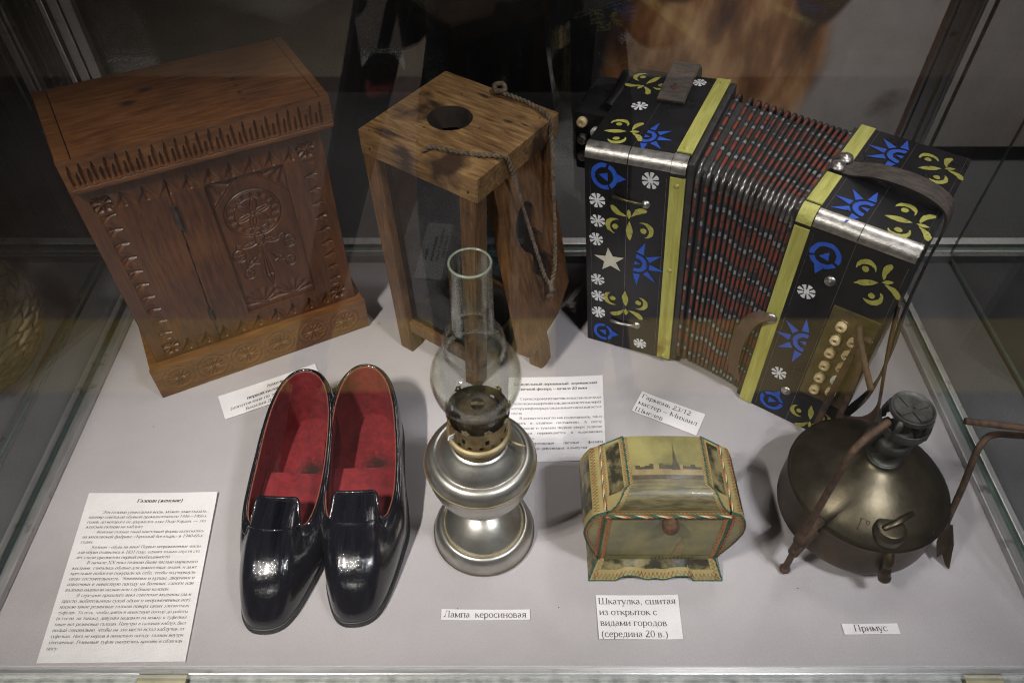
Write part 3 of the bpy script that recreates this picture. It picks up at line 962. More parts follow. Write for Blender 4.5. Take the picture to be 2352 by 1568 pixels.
mesh('carved_panel', hfield(PX0, PX1, PZ0, PZ1, .0006, panel_carve, FYD + .0035), M['cab_d'], dob, auto=40)
for z0, z1 in ((.2135, .2420), (.0830, .0985)):
    x = SEAM((z0 + z1) / 2)
    mesh('hinge', tube([(x, FYD - .0012, z0), (x, FYD - .0012, (z0 + z1) / 2 - .0003), (x, FYD - .0012, (z0 + z1) / 2 + .0003), (x, FYD - .0012, z1)], [.0026, .0026, .0026, .0026], 10), M['iron'], dob, auto=40)


# plinth with six carved roundels
def roundels(X, Z):
    D = np.zeros_like(X)
    for cx in (.0261, .0655, .1055, .1458, .1866, .2275):
        r = np.hypot(X - cx, (Z - .0230))
        th = np.arctan2(Z - .0230, X - cx)
        D = np.maximum(D, groove(r - .0180, .0012, .0016))
        D = np.maximum(D, groove(r - .0125, .0012, .0018))
        D = np.maximum(D, .0022 * np.clip(np.abs(np.sin(6 * th)) * 1.5 - .5, 0, 1) * (r < .0118) * np.clip(r * 300, 0, 1))
    for cx in (.0458, .0855, .1256, .1662, .2070):
        for s in (-1, 1):
            D = np.maximum(D, .0014 * np.clip(1 - (np.abs(X - cx) / .004 + np.abs(Z - .0230 - s * .013) / .008), 0, 1))
    D = np.maximum(D, groove(Z - .0025, .0012, .0006))
    return D * .65


pl_ = mesh('plinth', cat(box(.0002, .2558, .0035, .150, 0, .0455, .0012)), M['cab_p'], cab)
mesh('plinth_board', cat(hfield(0, .256, .0006, .0462, .0008, roundels, 0), box(0, .256, .0024, .0040, .0004, .0460), box(-.0003, .0004, .0001, .004, .0006, .0462), box(.2556, .2563, .0001, .004, .0006, .0462),
                         box(0, .256, .0001, .0040, .0458, .0464)), M['cab_p'], pl_, auto=40)


# lid: top board with end cleats, fluted front board, sides
def flutes(X, Z):
    D = np.zeros_like(X)
    r2 = np.random.default_rng(3)
    k = 0
    x = .0195
    while x < .255:
        tall = k % 2 == 0
        top = (.3185 if tall else .3095) + r2.uniform(-.0015, .001)
        bot = .2945 + r2.uniform(-.0004, .0008)
        w = (.0021 if tall else .0018) * r2.uniform(.8, 1.15)
        cz, hz = (top + bot) / 2, (top - bot) / 2
        lean = r2.uniform(-.05, .05)
        t = (Z - cz) / hz
        ww = w * np.clip(1 - np.clip(t, 0, 1) ** 2 * .9 - np.clip(-t, 0, 1) ** 6, 0, 1)
        dd = np.abs(X - x - lean * (Z - cz))
        D = np.maximum(D, .0030 * np.clip(1 - (dd / np.maximum(ww, 1e-5)) ** 2, 0, 1) * (np.abs(t) < 1))
        x += .0052 * r2.uniform(.9, 1.1)
        k += 1
    u = ((X - .0195) / .0104) % 1
    D = np.maximum(D, groove(Z - (.2935 - .0012 * np.sin(u * math.pi)), .0008, .0009))
    return D


LX0, LX1, LY1 = .0125, .2605, .134
lidf = mesh('lid', cat(box(LX0 + .0005, LX1 - .0005, .0045, LY1, .2885, .3205)), M['cab_x'], cab)
mesh('lid_front', cat(hfield(LX0, LX1, .2895, .3235, .0006, flutes, .0005), box(LX0, LX1, .0035, .0052, .2888, .3228), box(LX0 - .0004, LX0 + .0003, .0006, .0052, .2895, .3233),
                      box(LX1 - .0003, LX1 + .0004, .0006, .0052, .2895, .3233), box(LX0, LX1, .0006, .0052, .2886, .2896)), M['cab_x'], lidf, auto=40)
mesh('top_board', box(LX0 + .0135, LX1 - .0095, .0012, LY1, .3206, .3248, .0012), M['cab_x'], lidf, auto=50)
mesh('end_cleat', box(LX0, LX0 + .0128, .0012, LY1 + .001, .3206, .3244, .0012), M['cab_p'], lidf, auto=50)
mesh('end_cleat', box(LX1 - .0088, LX1, .0012, LY1 + .001, .3206, .3250, .0012), M['cab_p'], lidf, auto=50)
mesh('cornice', box(LX0 + .003, LX1 - .003, .0062, LY1 - .01, .2835, .2886, .001), M['cab_p'], lidf)

for o in [lidf] + list(lidf.children):
    for v_ in o.data.vertices: v_.co.x -= .066 * max(0, v_.co.y - .005)

# ------------------------------------------------------------------ wooden candle lantern
WD, WM, WL = (.085, .038, .016), (.20, .098, .038), (.34, .19, .085)
M['lan_top'] = wood('lantern_top_wood', (.060, .028, .011), (.165, .088, .033), (.28, .17, .072), (1, 8, 8), rough=.5, coat=.05, blot=((.035, .017, .008), 15, .54),
                    knots_or_shade=[(.030, .080, .0, .013, .006, .05), (.028, .012, .0, .022, .010, .05), (.058, .0, .0, .02, .005, .05), (.110, .095, .0, .008, .004, .05), (.065, .120, .0, .012, .004, .05),
                           (.1275, .100, .0, .007, .003, .05), (.060, .065, .0, .026, .024, .05)])
M['lan_post'] = wood('lantern_post_wood', (.040, .018, .008), (.100, .047, .017), (.18, .090, .034), (8, 8, 1), rough=.5, coat=.05, blot=((.03, .015, .008), 20, .56))
M['lan_panel'] = wood('lantern_panel_wood', (.038, .016, .007), (.098, .043, .015), (.165, .078, .028), (8, 8, 1), rough=.42, coat=.15, blot=((.05, .022, .010), 18, .60))
M['lan_glass'] = glass_mat('old_lantern_glass', (.36, .40, .42), dirt=.04)
M['lan_black'] = pmat('lantern_black', (.012, .009, .007), (.035, .024, .016), 40, .8)  # near-black for the lantern's base board and smoke hole walls
lan = thing('candle_lantern', 'dark wooden candle lantern with glass sides, a rope and a leaning back board', 'lantern', (-.149, .652, 0), math.atan2(-.574, .819))

# top slab with a round smoke hole
hole = [(.060 + .0225 * math.cos(a), .068 + .0225 * math.sin(a)) for a in np.linspace(0, 2 * math.pi, 40, endpoint=False)]
outl = [(.0015, 0), (.1415, 0), (.143, .0015), (.143, .1355), (.1415, .137), (.0015, .137), (0, .1355), (0, .0015)]
slab = mesh('top_slab', extrude([outl, hole], -.0125, .0125), M['lan_top'], lan, loc=(0, 0, .2915))
mesh('added_hole_sleeve', lathe([(.0224, -.0124), (.0222, 0), (.0224, .0122)], 40, .060, .068), M['lan_black'], slab, smooth=True)  # sleeve added to make the hole walls black
nails = [(.010, .006), (.060, .018), (.1235, .030), (.1265, .045), (.050, .040), (.020, .050), (.1325, .118), (.095, .07), (.042, .110), (.008, .085)]
for x, y in nails: mesh('nail_head', lathe([(0, .0005), (.0010, .0004), (.0012, 0), (.0012, -.001)], 10, x, y), M['iron'], slab, loc=(0, 0, .0124))
for x, z in ((.013, -.004), (.133, -.004)): mesh('nail_head', tube([(x, -.0006, z), (x, .002, z)], .0013, 8), M['iron'], slab)


def post(xt, yt, xb, yb, w=.0190):
    V = []
    for (x, y, z) in ((xb, yb, 0), (xt, yt, .2795)):
        V += [(x, y, z), (x + w, y, z), (x + w, y + w, z), (x, y + w, z)]
    F = [(3, 2, 1, 0), (4, 5, 6, 7), (0, 1, 5, 4), (1, 2, 6, 5), (2, 3, 7, 6), (3, 0, 4, 7)]
    bm = bmesh.new()
    vs = [bm.verts.new(p) for p in V]
    for q in F: bm.faces.new([vs[i] for i in q])
    bmesh.ops.bevel(bm, geom=bm.edges[:], offset=.001, segments=2, affect='EDGES')
    bm.verts.index_update()
    vf = [tuple(p.co) for p in bm.verts], [tuple(p.index for p in q.verts) for q in bm.faces]
    bm.free()
    return mesh('post', vf, M['lan_post'], lan, auto=40)


post(.0005, .001, .0125, .001)
post(.1210, .001, .1130, .001)
post(.0005, .1150, .0120, .1130)
post(.1210, .1150, .1140, .1130)
mesh('bottom_rail', box(.028, .119, .004, .018, .034, .050, .001), M['lan_post'], lan)
mesh('bottom_rail', box(.014, .026, .0215, .1150, .034, .050, .001), M['lan_post'], lan)
mesh('bottom_rail', box(.028, .119, .118, .130, .034, .050, .001), M['lan_post'], lan)
mesh('base_board', box(.026, .121, .0185, .1175, .036, .044), M['lan_black'], lan)
for yy in (.0105, .1225):
    V = [(.030, yy, .0495), (.117, yy, .0495), (.1225, yy, .2795), (.0195, yy, .2795)]
    V += [(x, y + .0018, z) for x, y, z in V]
    mesh('glass_pane', (V, [(0, 1, 2, 3), (7, 6, 5, 4), (0, 4, 5, 1), (1, 5, 6, 2), (2, 6, 7, 3), (3, 7, 4, 0)]), M['lan_glass'], lan)
V = [(.0200, .0215, .0495), (.0200, .1140, .0495), (.0105, .1150, .2795), (.0105, .0215, .2795)]
V += [(x + .0018, y, z) for x, y, z in V]
mesh('glass_pane', (V, [(3, 2, 1, 0), (4, 5, 6, 7), (1, 5, 4, 0), (2, 6, 5, 1), (3, 7, 6, 2), (0, 4, 7, 3)]), M['lan_glass'], lan)

# leaning back board with a wavy cut, its lower edge pointed, a tongue reaching the floor
bw, bh = .095, .232
outl = [(0, .004), (.006, 0), (.030, .010), (.036, .014), (.048, -.004), (.058, -.002), (.064, .012), (.088, .030), (bw, bh), (0, bh)]
outl = [(.000, .006), (.010, .000), (.038, .012), (.066, .020), (.095, .046), (bw, bh), (0, bh)]
cut = spline([(.044, .186), (.055, .172), (.052, .150), (.062, .134), (.063, .112), (.074, .094), (.073, .066), (.060, .047), (.048, .058), (.050, .082), (.038, .100), (.039, .122), (.026, .138), (.020, .160), (.028, .180)], 5, True)
Mp = Matrix.Translation((.1350, .0345, .278)) @ Matrix.Rotation(R(-11.5), 4, 'Y') @ Matrix.Translation((0, 0, -bh)) @ Matrix(((0, 0, 1, 0), (1, 0, 0, 0), (0, 1, 0, 0), (0, 0, 0, 1)))
pan = mesh('back_board', xf(extrude([outl, [(p[0], p[1]) for p in cut]], -.0135, 0), Mp), M['lan_panel'], lan)
mesh('tongue', xf(extrude([[(.034, -.046), (.042, -.050), (.056, -.046), (.058, -.024), (.054, .060), (.036, .060)]], -.0300, -.0140), Mp), M['lan_panel'], pan)


# rope: two twisted strands
def rope(path, r, name, mat, parent, turns=260, strands=2):
    P = spline(path, 14)
    vf = []
    for s in range(strands):
        ph = 2 * math.pi * s / strands
        Q = []
        d = 0
        for i, p in enumerate(P):
            if i: d += np.linalg.norm(P[i] - P[i - 1])
            a = P[max(0, i - 1)]
            b = P[min(len(P) - 1, i + 1)]
            t = Vector(b - a).normalized()
            n = t.orthogonal().normalized() if abs(t.z) > .99 else (Vector((0, 0, 1)) - t * t.z).normalized()
            bi = t.cross(n)
            ang = d * turns * 2 + ph
            Q.append(Vector(p) + (n * math.cos(ang) + bi * math.sin(ang)) * r * .5)
        vf.append(tube(Q, r * .62, 7))
    return mesh(name, cat(*vf), mat, parent, smooth=True)


M['rope'] = pmat('old_rope', (.040, .027, .017), (.135, .095, .062), 160, .9, bump=.5, bscale=400)
rp_ = rope([(.077, .006, .3060), (.080, .016, .3068), (.096, .021, .3066), (.118, .029, .3064), (.140, .040, .3064), (.1455, .046, .300), (.150, .056, .262), (.164, .064, .200), (.176, .069, .155), (.181, .074, .140)],
           .0023, 'rope', M['rope'], lan, turns=300)
rope([(.181, .075, .140), (.180, .082, .160), (.172, .092, .200), (.158, .106, .255), (.148, .116, .290), (.1440, .120, .3020), (.136, .124, .3066), (.110, .131, .3066), (.080, .131, .3072), (.071, .132, .3068)],
     .0025, 'rope', M['rope'], lan, turns=300)
mesh('rope_knot', tube(spline([(.070, .130, .3066), (.066, .135, .310), (.074, .138, .312), (.080, .132, .310), (.073, .127, .309), (.068, .133, .307)], 6), .0026, 8), M['rope'], lan, smooth=True)
mesh('rope_knot', tube(spline([(.181, .074, .146), (.185, .070, .138), (.183, .078, .128), (.178, .074, .118)], 6), [.0030] * 18 + [.002], 8), M['rope'], lan, smooth=True)

# ------------------------------------------------------------------ painted accordion
M['lacquer'] = pmat('black_lacquer', (.006, .006, .007), (.013, .012, .013), 20, .30, spots=[((.035, .012, .010), 11, .66), ((.045, .043, .042), 70, .70, (1, 1, .25))], rvar=.12, bump=.03, bscale=300, spec=.32)
M['blue'] = pmat('blue_paint', (.010, .060, .38), (.018, .095, .50), 60, .55, contrast=(.3, .7), spots=[((.015, .12, .26), 20, .64), ((.010, .010, .012), 150, .64)])
M['ypaint'] = pmat('ochre_yellow_paint', (.28, .26, .045), (.40, .38, .085), 120, .6, spots=[((.10, .09, .02), 220, .62), ((.012, .012, .010), 120, .66)])
M['wpaint'] = pmat('white_paint', (.55, .55, .56), (.72, .72, .73), 160, .6, spots=[((.10, .10, .10), 240, .60), ((.015, .015, .016), 110, .64)])
M['cream'] = pmat('cream_paint', (.50, .46, .37), (.62, .58, .48), 60, .55, spots=((.25, .22, .16), 90, .68))
M['ystrip'] = pmat('yellow_brushed_strip', (.30, .27, .045), (.46, .44, .11), 30, .5, stretch=(6, 6, .5), spots=[((.20, .13, .02), 18, .62), ((.13, .17, .03), 9, .60)], bump=.3, bscale=60)
M['ystrip_t'] = pmat('yellow_brushed_strip_top', (.34, .32, .06), (.48, .46, .13), 30, .5, stretch=(6, .6, 6), spots=((.16, .14, .03), 60, .68), bump=.3, bscale=60)
M['nickel'] = pmat('worn_nickel', (.32, .295, .28), (.54, .51, .48), 120, .40, .95, spots=[((.12, .10, .09), 55, .62), ((.20, .19, .05), 25, .68)], bump=.15, bscale=500)
M['bel_black'] = pmat('bellows_cloth_black', (.010, .010, .011), (.026, .024, .024), 90, .55, bump=.3)
M['bel_red'] = pmat('bellows_red_paint', (.105, .014, .005), (.20, .030, .010), 80, .65, spots=((.03, .015, .012), 140, .62))
M['bel_white'] = pmat('bellows_silver_paint', (.12, .12, .125), (.32, .32, .32), 200, .5, .25, spots=((.03, .03, .03), 200, .60))
M['bel_corner'] = pmat('bellows_corner_metal', (.10, .09, .085), (.26, .24, .23), 90, .32, .8, spots=((.03, .026, .024), 80, .58))
M['leather'] = pmat('cracked_leather', (.030, .022, .018), (.085, .064, .053), 60, .7, stretch=(1, 4, 4), bump=.7, bscale=160, spots=((.14, .065, .03), 60, .68))
M['leather_b'] = pmat('brown_leather', (.060, .030, .018), (.10, .055, .034), 50, .65, bump=.4)
M['bone'] = pmat('bone_button', (.42, .30, .14), (.62, .50, .30), 60, .4, spots=((.22, .13, .05), 60, .60))
M['bone_w'] = pmat('white_bone_button', (.52, .50, .44), (.62, .60, .54), 60, .4)
M['brass_plate'] = pmat('tarnished_brass_plate', (.10, .078, .036), (.20, .16, .075), 30, .42, .75, spots=((.05, .075, .05), 40, .64), bump=.2)
M['rusty'] = pmat('rusty_rod', (.040, .026, .018), (.110, .058, .030), 110, .8, .3, bump=.6, bscale=260, spots=((.035, .025, .022), 70, .58))

ACO = np.array([.0953, .6588, 0])
acc = thing('button_accordion', 'black button accordion painted with blue suns, yellow sprigs and white flowers', 'accordion', tuple(ACO), R(-28.93))
BW, BD, BHt = .105, .170, .275


def box_body(w):
    """box with a rounded top-front edge, extruded along x"""
    r = .011
    prof = [(0, 0), (BD, 0), (BD, BHt)] + [(r - r * math.sin(a), BHt - r + r * math.cos(a)) for a in np.linspace(0, math.pi / 2, 7)]
    V = [(0, y, z) for y, z in prof] + [(w, y, z) for y, z in prof]
    n = len(prof)
    F = [tuple(range(n)), tuple(range(2 * n - 1, n - 1, -1))]
    for i in range(n):
        j = (i + 1) % n
        F.append((i, n + i, n + j, j))
    return V, F


def edge_cap(x0, x1, r=.011, t=.0009, ov=.0012):
    """metal strip bent over the top-front edge"""
    pr = [(-t, BHt - r - ov)] + [(r - (r + t) * math.sin(a), BHt - r + (r + t) * math.cos(a)) for a in np.linspace(math.pi / 2, 0, 9)] + [(r + ov, BHt + t)]
    n = len(pr)
    V = [(x, y, z) for x in (x0, x1) for y, z in pr]
    V += [(x, y + (t if True else 0) * 1.2, z - t * 1.2) for x, y, z in V]
    F = [(i, n + i, n + i + 1, i + 1) for i in range(n - 1)]
    F = [tuple(reversed(f)) for f in F]
    F += [(0, 1, 2 * n + 1, 2 * n)] and []
    return V, F


# motifs in a flat 2-D frame, unit = metres
def m_flower(s=1):
    out = []
    for k in range(8):
        a = k * math.pi / 4 + math.pi / 8
        r0, r1, h = .0030 * s, .0093 * s, R(15)
        out.append(fill([[(r0 * math.cos(a - .25), r0 * math.sin(a - .25)), (r1 * math.cos(a - h), r1 * math.sin(a - h)), (r1 * 1.03 * math.cos(a), r1 * 1.03 * math.sin(a)),
                          (r1 * math.cos(a + h), r1 * math.sin(a + h)), (r0 * math.cos(a + .25), r0 * math.sin(a + .25))]]))
    q = .0027 * s
    out.append(fill([[(-q, -q), (q, -q), (q, q), (-q, q)]]))
    return cat(*out)


def arcband(r0, r1, a0, a1, n=16):
    A = np.linspace(R(a0), R(a1), n)
    return fill([[(r1 * math.cos(a), r1 * math.sin(a)) for a in A] + [(r0 * math.cos(a), r0 * math.sin(a)) for a in A[::-1]]])


def m_q(s=1):
    k = .0155 * s
    parts = [arcband(k * .68, k, 75, 290), arcband(k * .68, k, -60, 62), fill([[(k * .92, k * .32), (k * 1.62, -.02 * k), (k * .95, -k * .35)]]),
             fill([[(-k * .38, k * .12), (k * .30, k * .34), (k * .26, -k * .36), (k * .02, -k * .2)]])]
    return cat(*parts)


def m_sun(s=1):
    k = .0125 * s
    parts = [arcband(k * .58, k, -100, 100), fill([[(-k * .15, k * .25), (k * .42, 0), (-k * .15, -k * .25)]])]
    for a in (-80, -38, 0, 38, 80):
        c, d = math.cos(R(a)), math.sin(R(a))
        w = k * .33
        parts.append(fill([[(k * 1.22 * c - w * d, k * 1.22 * d + w * c), (k * 1.22 * c + w * d, k * 1.22 * d - w * c), (k * 2.6 * c, k * 2.6 * d)]]))
    return cat(*parts)


def leaf(cx, cy, l, w, a):
    pts = [(l * t, w * math.sin(math.pi * (t + .5)) ** 1) for t in np.linspace(-.5, .5, 9)] + [(l * t, -w * math.sin(math.pi * (t + .5))) for t in np.linspace(.5, -.5, 9)[1:-1]]
    c, s = math.cos(R(a)), math.sin(R(a))
    return fill([[(cx + x * c - y * s, cy + x * s + y * c) for x, y in pts]])


def drop(cx, cy, l, w, a):
    pts = [(l * t, w * (t ** .7) * math.sqrt(max(0, 1 - t ** 4)) + .12 * l * math.sin(math.pi * t)) for t in np.linspace(0, 1, 10)] + \
          [(l * t, -w * (t ** .7) * math.sqrt(max(0, 1 - t ** 4)) + .12 * l * math.sin(math.pi * t)) for t in np.linspace(1, 0, 10)[1:-1]]
    c, s = math.cos(R(a)), math.sin(R(a))
    return fill([[(cx + x * c - y * s, cy + x * s + y * c) for x, y in pts]])


def m_sprig(s=1):
    """yellow sprig: two hooked petals with drops, a centre leaf, two tails"""
    k = .024 * s
    parts = [leaf(0, -.18 * k, 1.05 * k, .16 * k, 90), leaf(0, .72 * k, .5 * k, .10 * k, 90)]
    for sx in (-1, 1):
        A = np.linspace(R(60), R(265), 14)
        rr = .42 * k
        outer = [(rr * math.cos(a), rr * math.sin(a)) for a in A]
        inner = [((rr * (.52 + .45 * abs(2 * i / 13 - 1) ** 2)) * math.cos(a) + .04 * k, (rr * (.52 + .45 * abs(2 * i / 13 - 1) ** 2)) * math.sin(a)) for i, a in enumerate(A)]
        pts = [(sx * (p[0] + -.72 * -1 * -1 * k), p[1] - .02 * k) for p in outer + inner[::-1]]
        parts.append(fill([pts]))
        parts.append(fill([[(sx * (-.66 * k) + .15 * k * math.cos(t), -.06 * k + .15 * k * math.sin(t)) for t in np.linspace(0, 2 * math.pi, 10, endpoint=False)]]))
        parts.append(drop(sx * .10 * k, .58 * k, .88 * k, .21 * k, 32 if sx > 0 else 148))
    return cat(*parts)


def m_star(r):
    return fill([[((r if k % 2 == 0 else r * .40) * math.cos(R(90 + 36 * k)), (r if k % 2 == 0 else r * .40) * math.sin(R(90 + 36 * k))) for k in range(10)]])


def put(name, vf, mat, parent, face, x, y, rot=0, sx=1, sy=1, lift=.0006):
    rot += rng.uniform(-4, 4)
    c, s = math.cos(R(rot)), math.sin(R(rot))
    V = []
    kx, ky = rng.uniform(.94, 1.06), rng.uniform(.94, 1.06)
    for px, py, _ in vf[0]:
        px, py = px * sx * kx + rng.normal(0, .00022), py * sy * ky + rng.normal(0, .00022)
        u, v = x + px * c - py * s, y + px * s + py * c
        V.append((u, -lift, v) if face == 'f' else (u, v, BHt + lift))
    F = vf[1] if face == 't' else vf[1]
    return mesh(name, (V, F), mat, parent)


# --- treble box (leaning slightly, one bottom edge lifted)
tb = mesh('treble_box', box_body(BW - .0005), M['lacquer'], acc, auto=40, loc=(0, 0, .0004), rot=(0, R(-5.2), R(4)))
for x0, x1 in ((.0005, .0455), (.0465, .0895)): mesh('edge_cap', edge_cap(x0, x1), M['nickel'], tb, smooth=True)
mesh('edge_cap', edge_cap(.0902, .1052, t=.0022), M['nickel'], tb, smooth=True)
mesh('yellow_strip', box(.0900, .1055, -.0016, .001, .001, .2575, .0005), M['ystrip'], tb)
mesh('yellow_strip', box(.0900, .1055, .0170, BD, BHt - .001, BHt + .0016, .0005), M['ystrip_t'], tb)
mesh('seam', cat(box(.0462, .0466, -.0004, .001, 0, BHt - .011), box(.0462, .0466, .011, BD, BHt - .001, BHt + .0004)), M['bel_corner'], tb)
mesh('seam', cat(box(.0058, .0061, -.0004, .001, 0, BHt - .02), box(.0865, .0868, -.0004, .001, 0, BHt - .02)), M['bel_corner'], tb)
put('blue_motif', m_q(.98), M['blue'], tb, 'f', .0215, .2440, 0)
put('blue_motif', m_q(.85), M['blue'], tb, 'f', .0210, .0190, 5)
for x, y, s in ((.0705, .2490, 1.0), (.0138, .2125, .95), (.0142, .1860, .92), (.0125, .1605, .86), (.0140, .1020, .88), (.0145, .0765, .88), (.0145, .0500, .95), (.0680, .0150, .84)):
    put('white_flower', m_flower(s), M['wpaint'], tb, 'f', x, y, 8)
put('yellow_sprig', m_sprig(1.0), M['ypaint'], tb, 'f', .0500, .1855, 3)
put('yellow_sprig', m_sprig(.95), M['ypaint'], tb, 'f', .0480, .0780, 180)
put('cream_star', m_star(.0185), M['cream'], tb, 'f', .0285, .1345, 8)
put('blue_sun', m_sun(.96), M['blue'], tb, 'f', .0590, .1390, -6)
put('yellow_sprig', m_sprig(.90), M['ypaint'], tb, 't', .0230, .1440, 150)
put('white_flower', m_flower(.9), M['wpaint'], tb, 't', .0280, .0900, 0)
put('white_flower', m_flower(.8), M['wpaint'], tb, 't', .0740, .1560, 0)
put('yellow_sprig', m_sprig(.90), M['ypaint'], tb, 't', .0240, .0360, -75)
put('blue_sun', m_sun(.85), M['blue'], tb, 't', .0530, .0350, 0)
# latch hooks
mesh('latch', tube([(.0300, -.0025, .0440), (.0420, -.0030, .0425), (.0600, -.0030, .0440)], [.0022, .0016, .0016], 8), M['nickel'], tb, smooth=True)
for x, z in ((.0628, .0440), (.0668, .2195)):
    v, f = lathe([(0, .0040), (.0022, .0038), (.0028, .0026), (.0044, .0022), (.0048, 0)], 16)
    mesh('stud', ([(x + a, -c_, z + b) for a, b, c_ in v], f), M['nickel'], tb, smooth=True)
mesh('latch', tube([(.0310, -.0018, .2225), (.0460, -.0020, .2205), (.0640, -.0022, .2195)], [.0020, .0013, .0015], 8), M['brass_plate'], tb, smooth=True)
for x, z in ((.0975, .2490), (.0975, .006), (.0975, .1400)):
    v, f = lathe([(0, .0016), (.0016, .0014), (.0026, .0006), (.0028, 0)], 12)
    mesh('rivet', ([(x + a, -.0016 - c_, z + b) for a, b, c_ in v], f), M['ystrip'], tb, smooth=True)
for y in (.024, .160): mesh('rivet', lathe([(0, BHt + .0030), (.0016, BHt + .0028), (.0026, BHt + .0020), (.0028, BHt + .0014)], 12, .0975, y), M['ystrip_t'], tb, smooth=True)
# leather tab with a stud, arching over the back of the top
pth = [(0, .104, BHt + .0020), (0, .112, BHt + .0040), (0, .130, BHt + .0075), (0, .150, BHt + .0120), (0, .166, BHt + .0130), (0, .176, BHt + .0060), (0, .178, BHt - .010)]


def strap(path, across, w, t, n=6):
    P = spline(path, n)
    a = Vector(across).normalized()
    V, F = [], []
    for i, p in enumerate(P):
        q = Vector(P[min(i + 1, len(P) - 1)] - P[max(i - 1, 0)]).normalized()
        nn = q.cross(a).normalized()
        for sx, sz in ((-1, 0), (-.9, 1), (.9, 1), (1, 0)):
            V.append(Vector(p) + a * sx * w / 2 + nn * (sz * t))
    m = len(P)
    for i in range(m - 1):
        for k in range(4):
            F.append((i * 4 + k, i * 4 + (k + 1) % 4, i * 4 + 4 + (k + 1) % 4, i * 4 + 4 + k))
    F += [(0, 1, 2, 3), tuple((m - 1) * 4 + k for k in (3, 2, 1, 0))]
    return [tuple(v) for v in V], F


tabo = mesh('leather_tab', strap([(.0565 - .0002 * i, y, z) for i, (_, y, z) in enumerate(pth)], (-1, 0, 0), .031, .0028), M['leather'], tb, auto=50)
mesh('stud', lathe([(0, BHt + .0115), (.002, BHt + .0113), (.0030, BHt + .0098), (.0075, BHt + .0092), (.0088, BHt + .0070)], 20, .0562, .1275), M['rusty'], tabo, smooth=True)
# keyboard rail with bone buttons on the outer side
kb = mesh('keyboard', cat(box(-.044, -.0005, .082, .168, .190, .262, .003), box(-.0500, -.043, .118, .168, .190, .258, .003), box(-.012, -.0005, .090, .168, .012, .192, .003), tube([(-.012, .168, .2650), (-.006, .13, .2660), (-.010, .095, .2620)], .009, 10)), M['lacquer'], tb, auto=50)
for k in range(3):
    z = .252 - .0215 * k
    for j in range(2):
        x = -.0340 + .0160 * j
        v, f = lathe([(0, .0050), (.0016, .0048), (.0020, .0062), (.0052, .0060), (.0060, .0040), (.0058, 0)], 16)
        mesh('key_button', ([(x + a, .082 - c_, z - .010 * j + b) for a, b, c_ in v], f), M['bone_w'] if (k + j) % 3 else M['bone'], kb, smooth=True)

# --- bass box
bb = mesh('bass_box', box_body(.1085), M['lacquer'], acc, auto=40, loc=(.1970, 0, .0004), rot=(0, R(-1.0), R(-6.5)))
for x0, x1 in ((.0150, .0560), (.0568, .1075)): mesh('edge_cap', edge_cap(x0, x1), M['nickel'], bb, smooth=True)
mesh('edge_cap', edge_cap(-.0005, .0143, t=.0022), M['ystrip_t'], bb, smooth=True)
mesh('yellow_strip', box(-.0005, .0143, -.0016, .001, .001, .2575, .0005), M['ystrip'], bb)
mesh('yellow_strip', box(-.0005, .0143, .0170, .070, BHt - .001, BHt + .0016, .0005), M['ystrip_t'], bb)
mesh('yellow_strip', box(-.0005, .0143, .1010, BD, BHt - .001, BHt + .0016, .0005), M['ystrip_t'], bb)
mesh('seam', cat(box(.0562, .0567, -.0004, .001, 0, BHt - .011), box(.0562, .0567, .011, BD, BHt - .001, BHt + .0004), box(.0185, .0188, -.0004, .001, 0, BHt - .02),
                 box(.1045, .1049, -.0004, .001, 0, BHt - .02), box(.1045, .1049, .012, BD, BHt - .001, BHt + .0004), box(.0185, .0188, .012, BD, BHt - .001, BHt + .0004)), M['bel_corner'], bb)
put('blue_motif', m_q(.95), M['blue'], bb, 'f', .0350, .2370, -95)
put('blue_motif', m_q(.85), M['blue'], bb, 'f', .0345, .0200, 80)
put('yellow_sprig', m_sprig(.95), M['ypaint'], bb, 'f', .0800, .2265, -65)
put('yellow_sprig', m_sprig(.88), M['ypaint'], bb, 'f', .0790, .0260, 188)
put('white_flower', m_flower(.95), M['wpaint'], bb, 'f', .0300, .1880, 10)
put('white_flower', m_flower(.90), M['wpaint'], bb, 'f', .0320, .0665, 10)
put('blue_sun', m_sun(1.0), M['blue'], bb, 'f', .0455, .1230, 178)
put('blue_sun', m_sun(1.0), M['blue'], bb, 't', .0500, .1350, 178)
put('yellow_sprig', m_sprig(.92), M['ypaint'], bb, 't', .0820, .1330, -60)
put('blue_sun', m_sun(1.0), M['blue'], bb, 't', .0500, .0330, 172)
put('yellow_sprig', m_sprig(.95), M['ypaint'], bb, 't', .0820, .0360, -80)
for x, z in ((.0470, .2110), (.0455, .0455)):
    v, f = lathe([(0, .0036), (.0018, .0034), (.0026, .0018), (.0050, .0022), (.0056, 0)], 16)
    mesh('stud', ([(x + a, -c_, z + b) for a, b, c_ in v], f), M['nickel'], bb, smooth=True)
v, f = lathe([(0, .0040), (.0022, .0038), (.0030, .0026), (.0056, .0030), (.0066, .0010), (.0066, 0)], 18)
mesh('stud', ([(.0060 + a, -.0030 - c_, .1400 + b) for a, b, c_ in v], f), M['nickel'], bb, smooth=True)
plate = mesh('button_plate', box(.0585, .1040, -.0022, .0005, .0560, .1860, .0006), M['brass_plate'], bb)
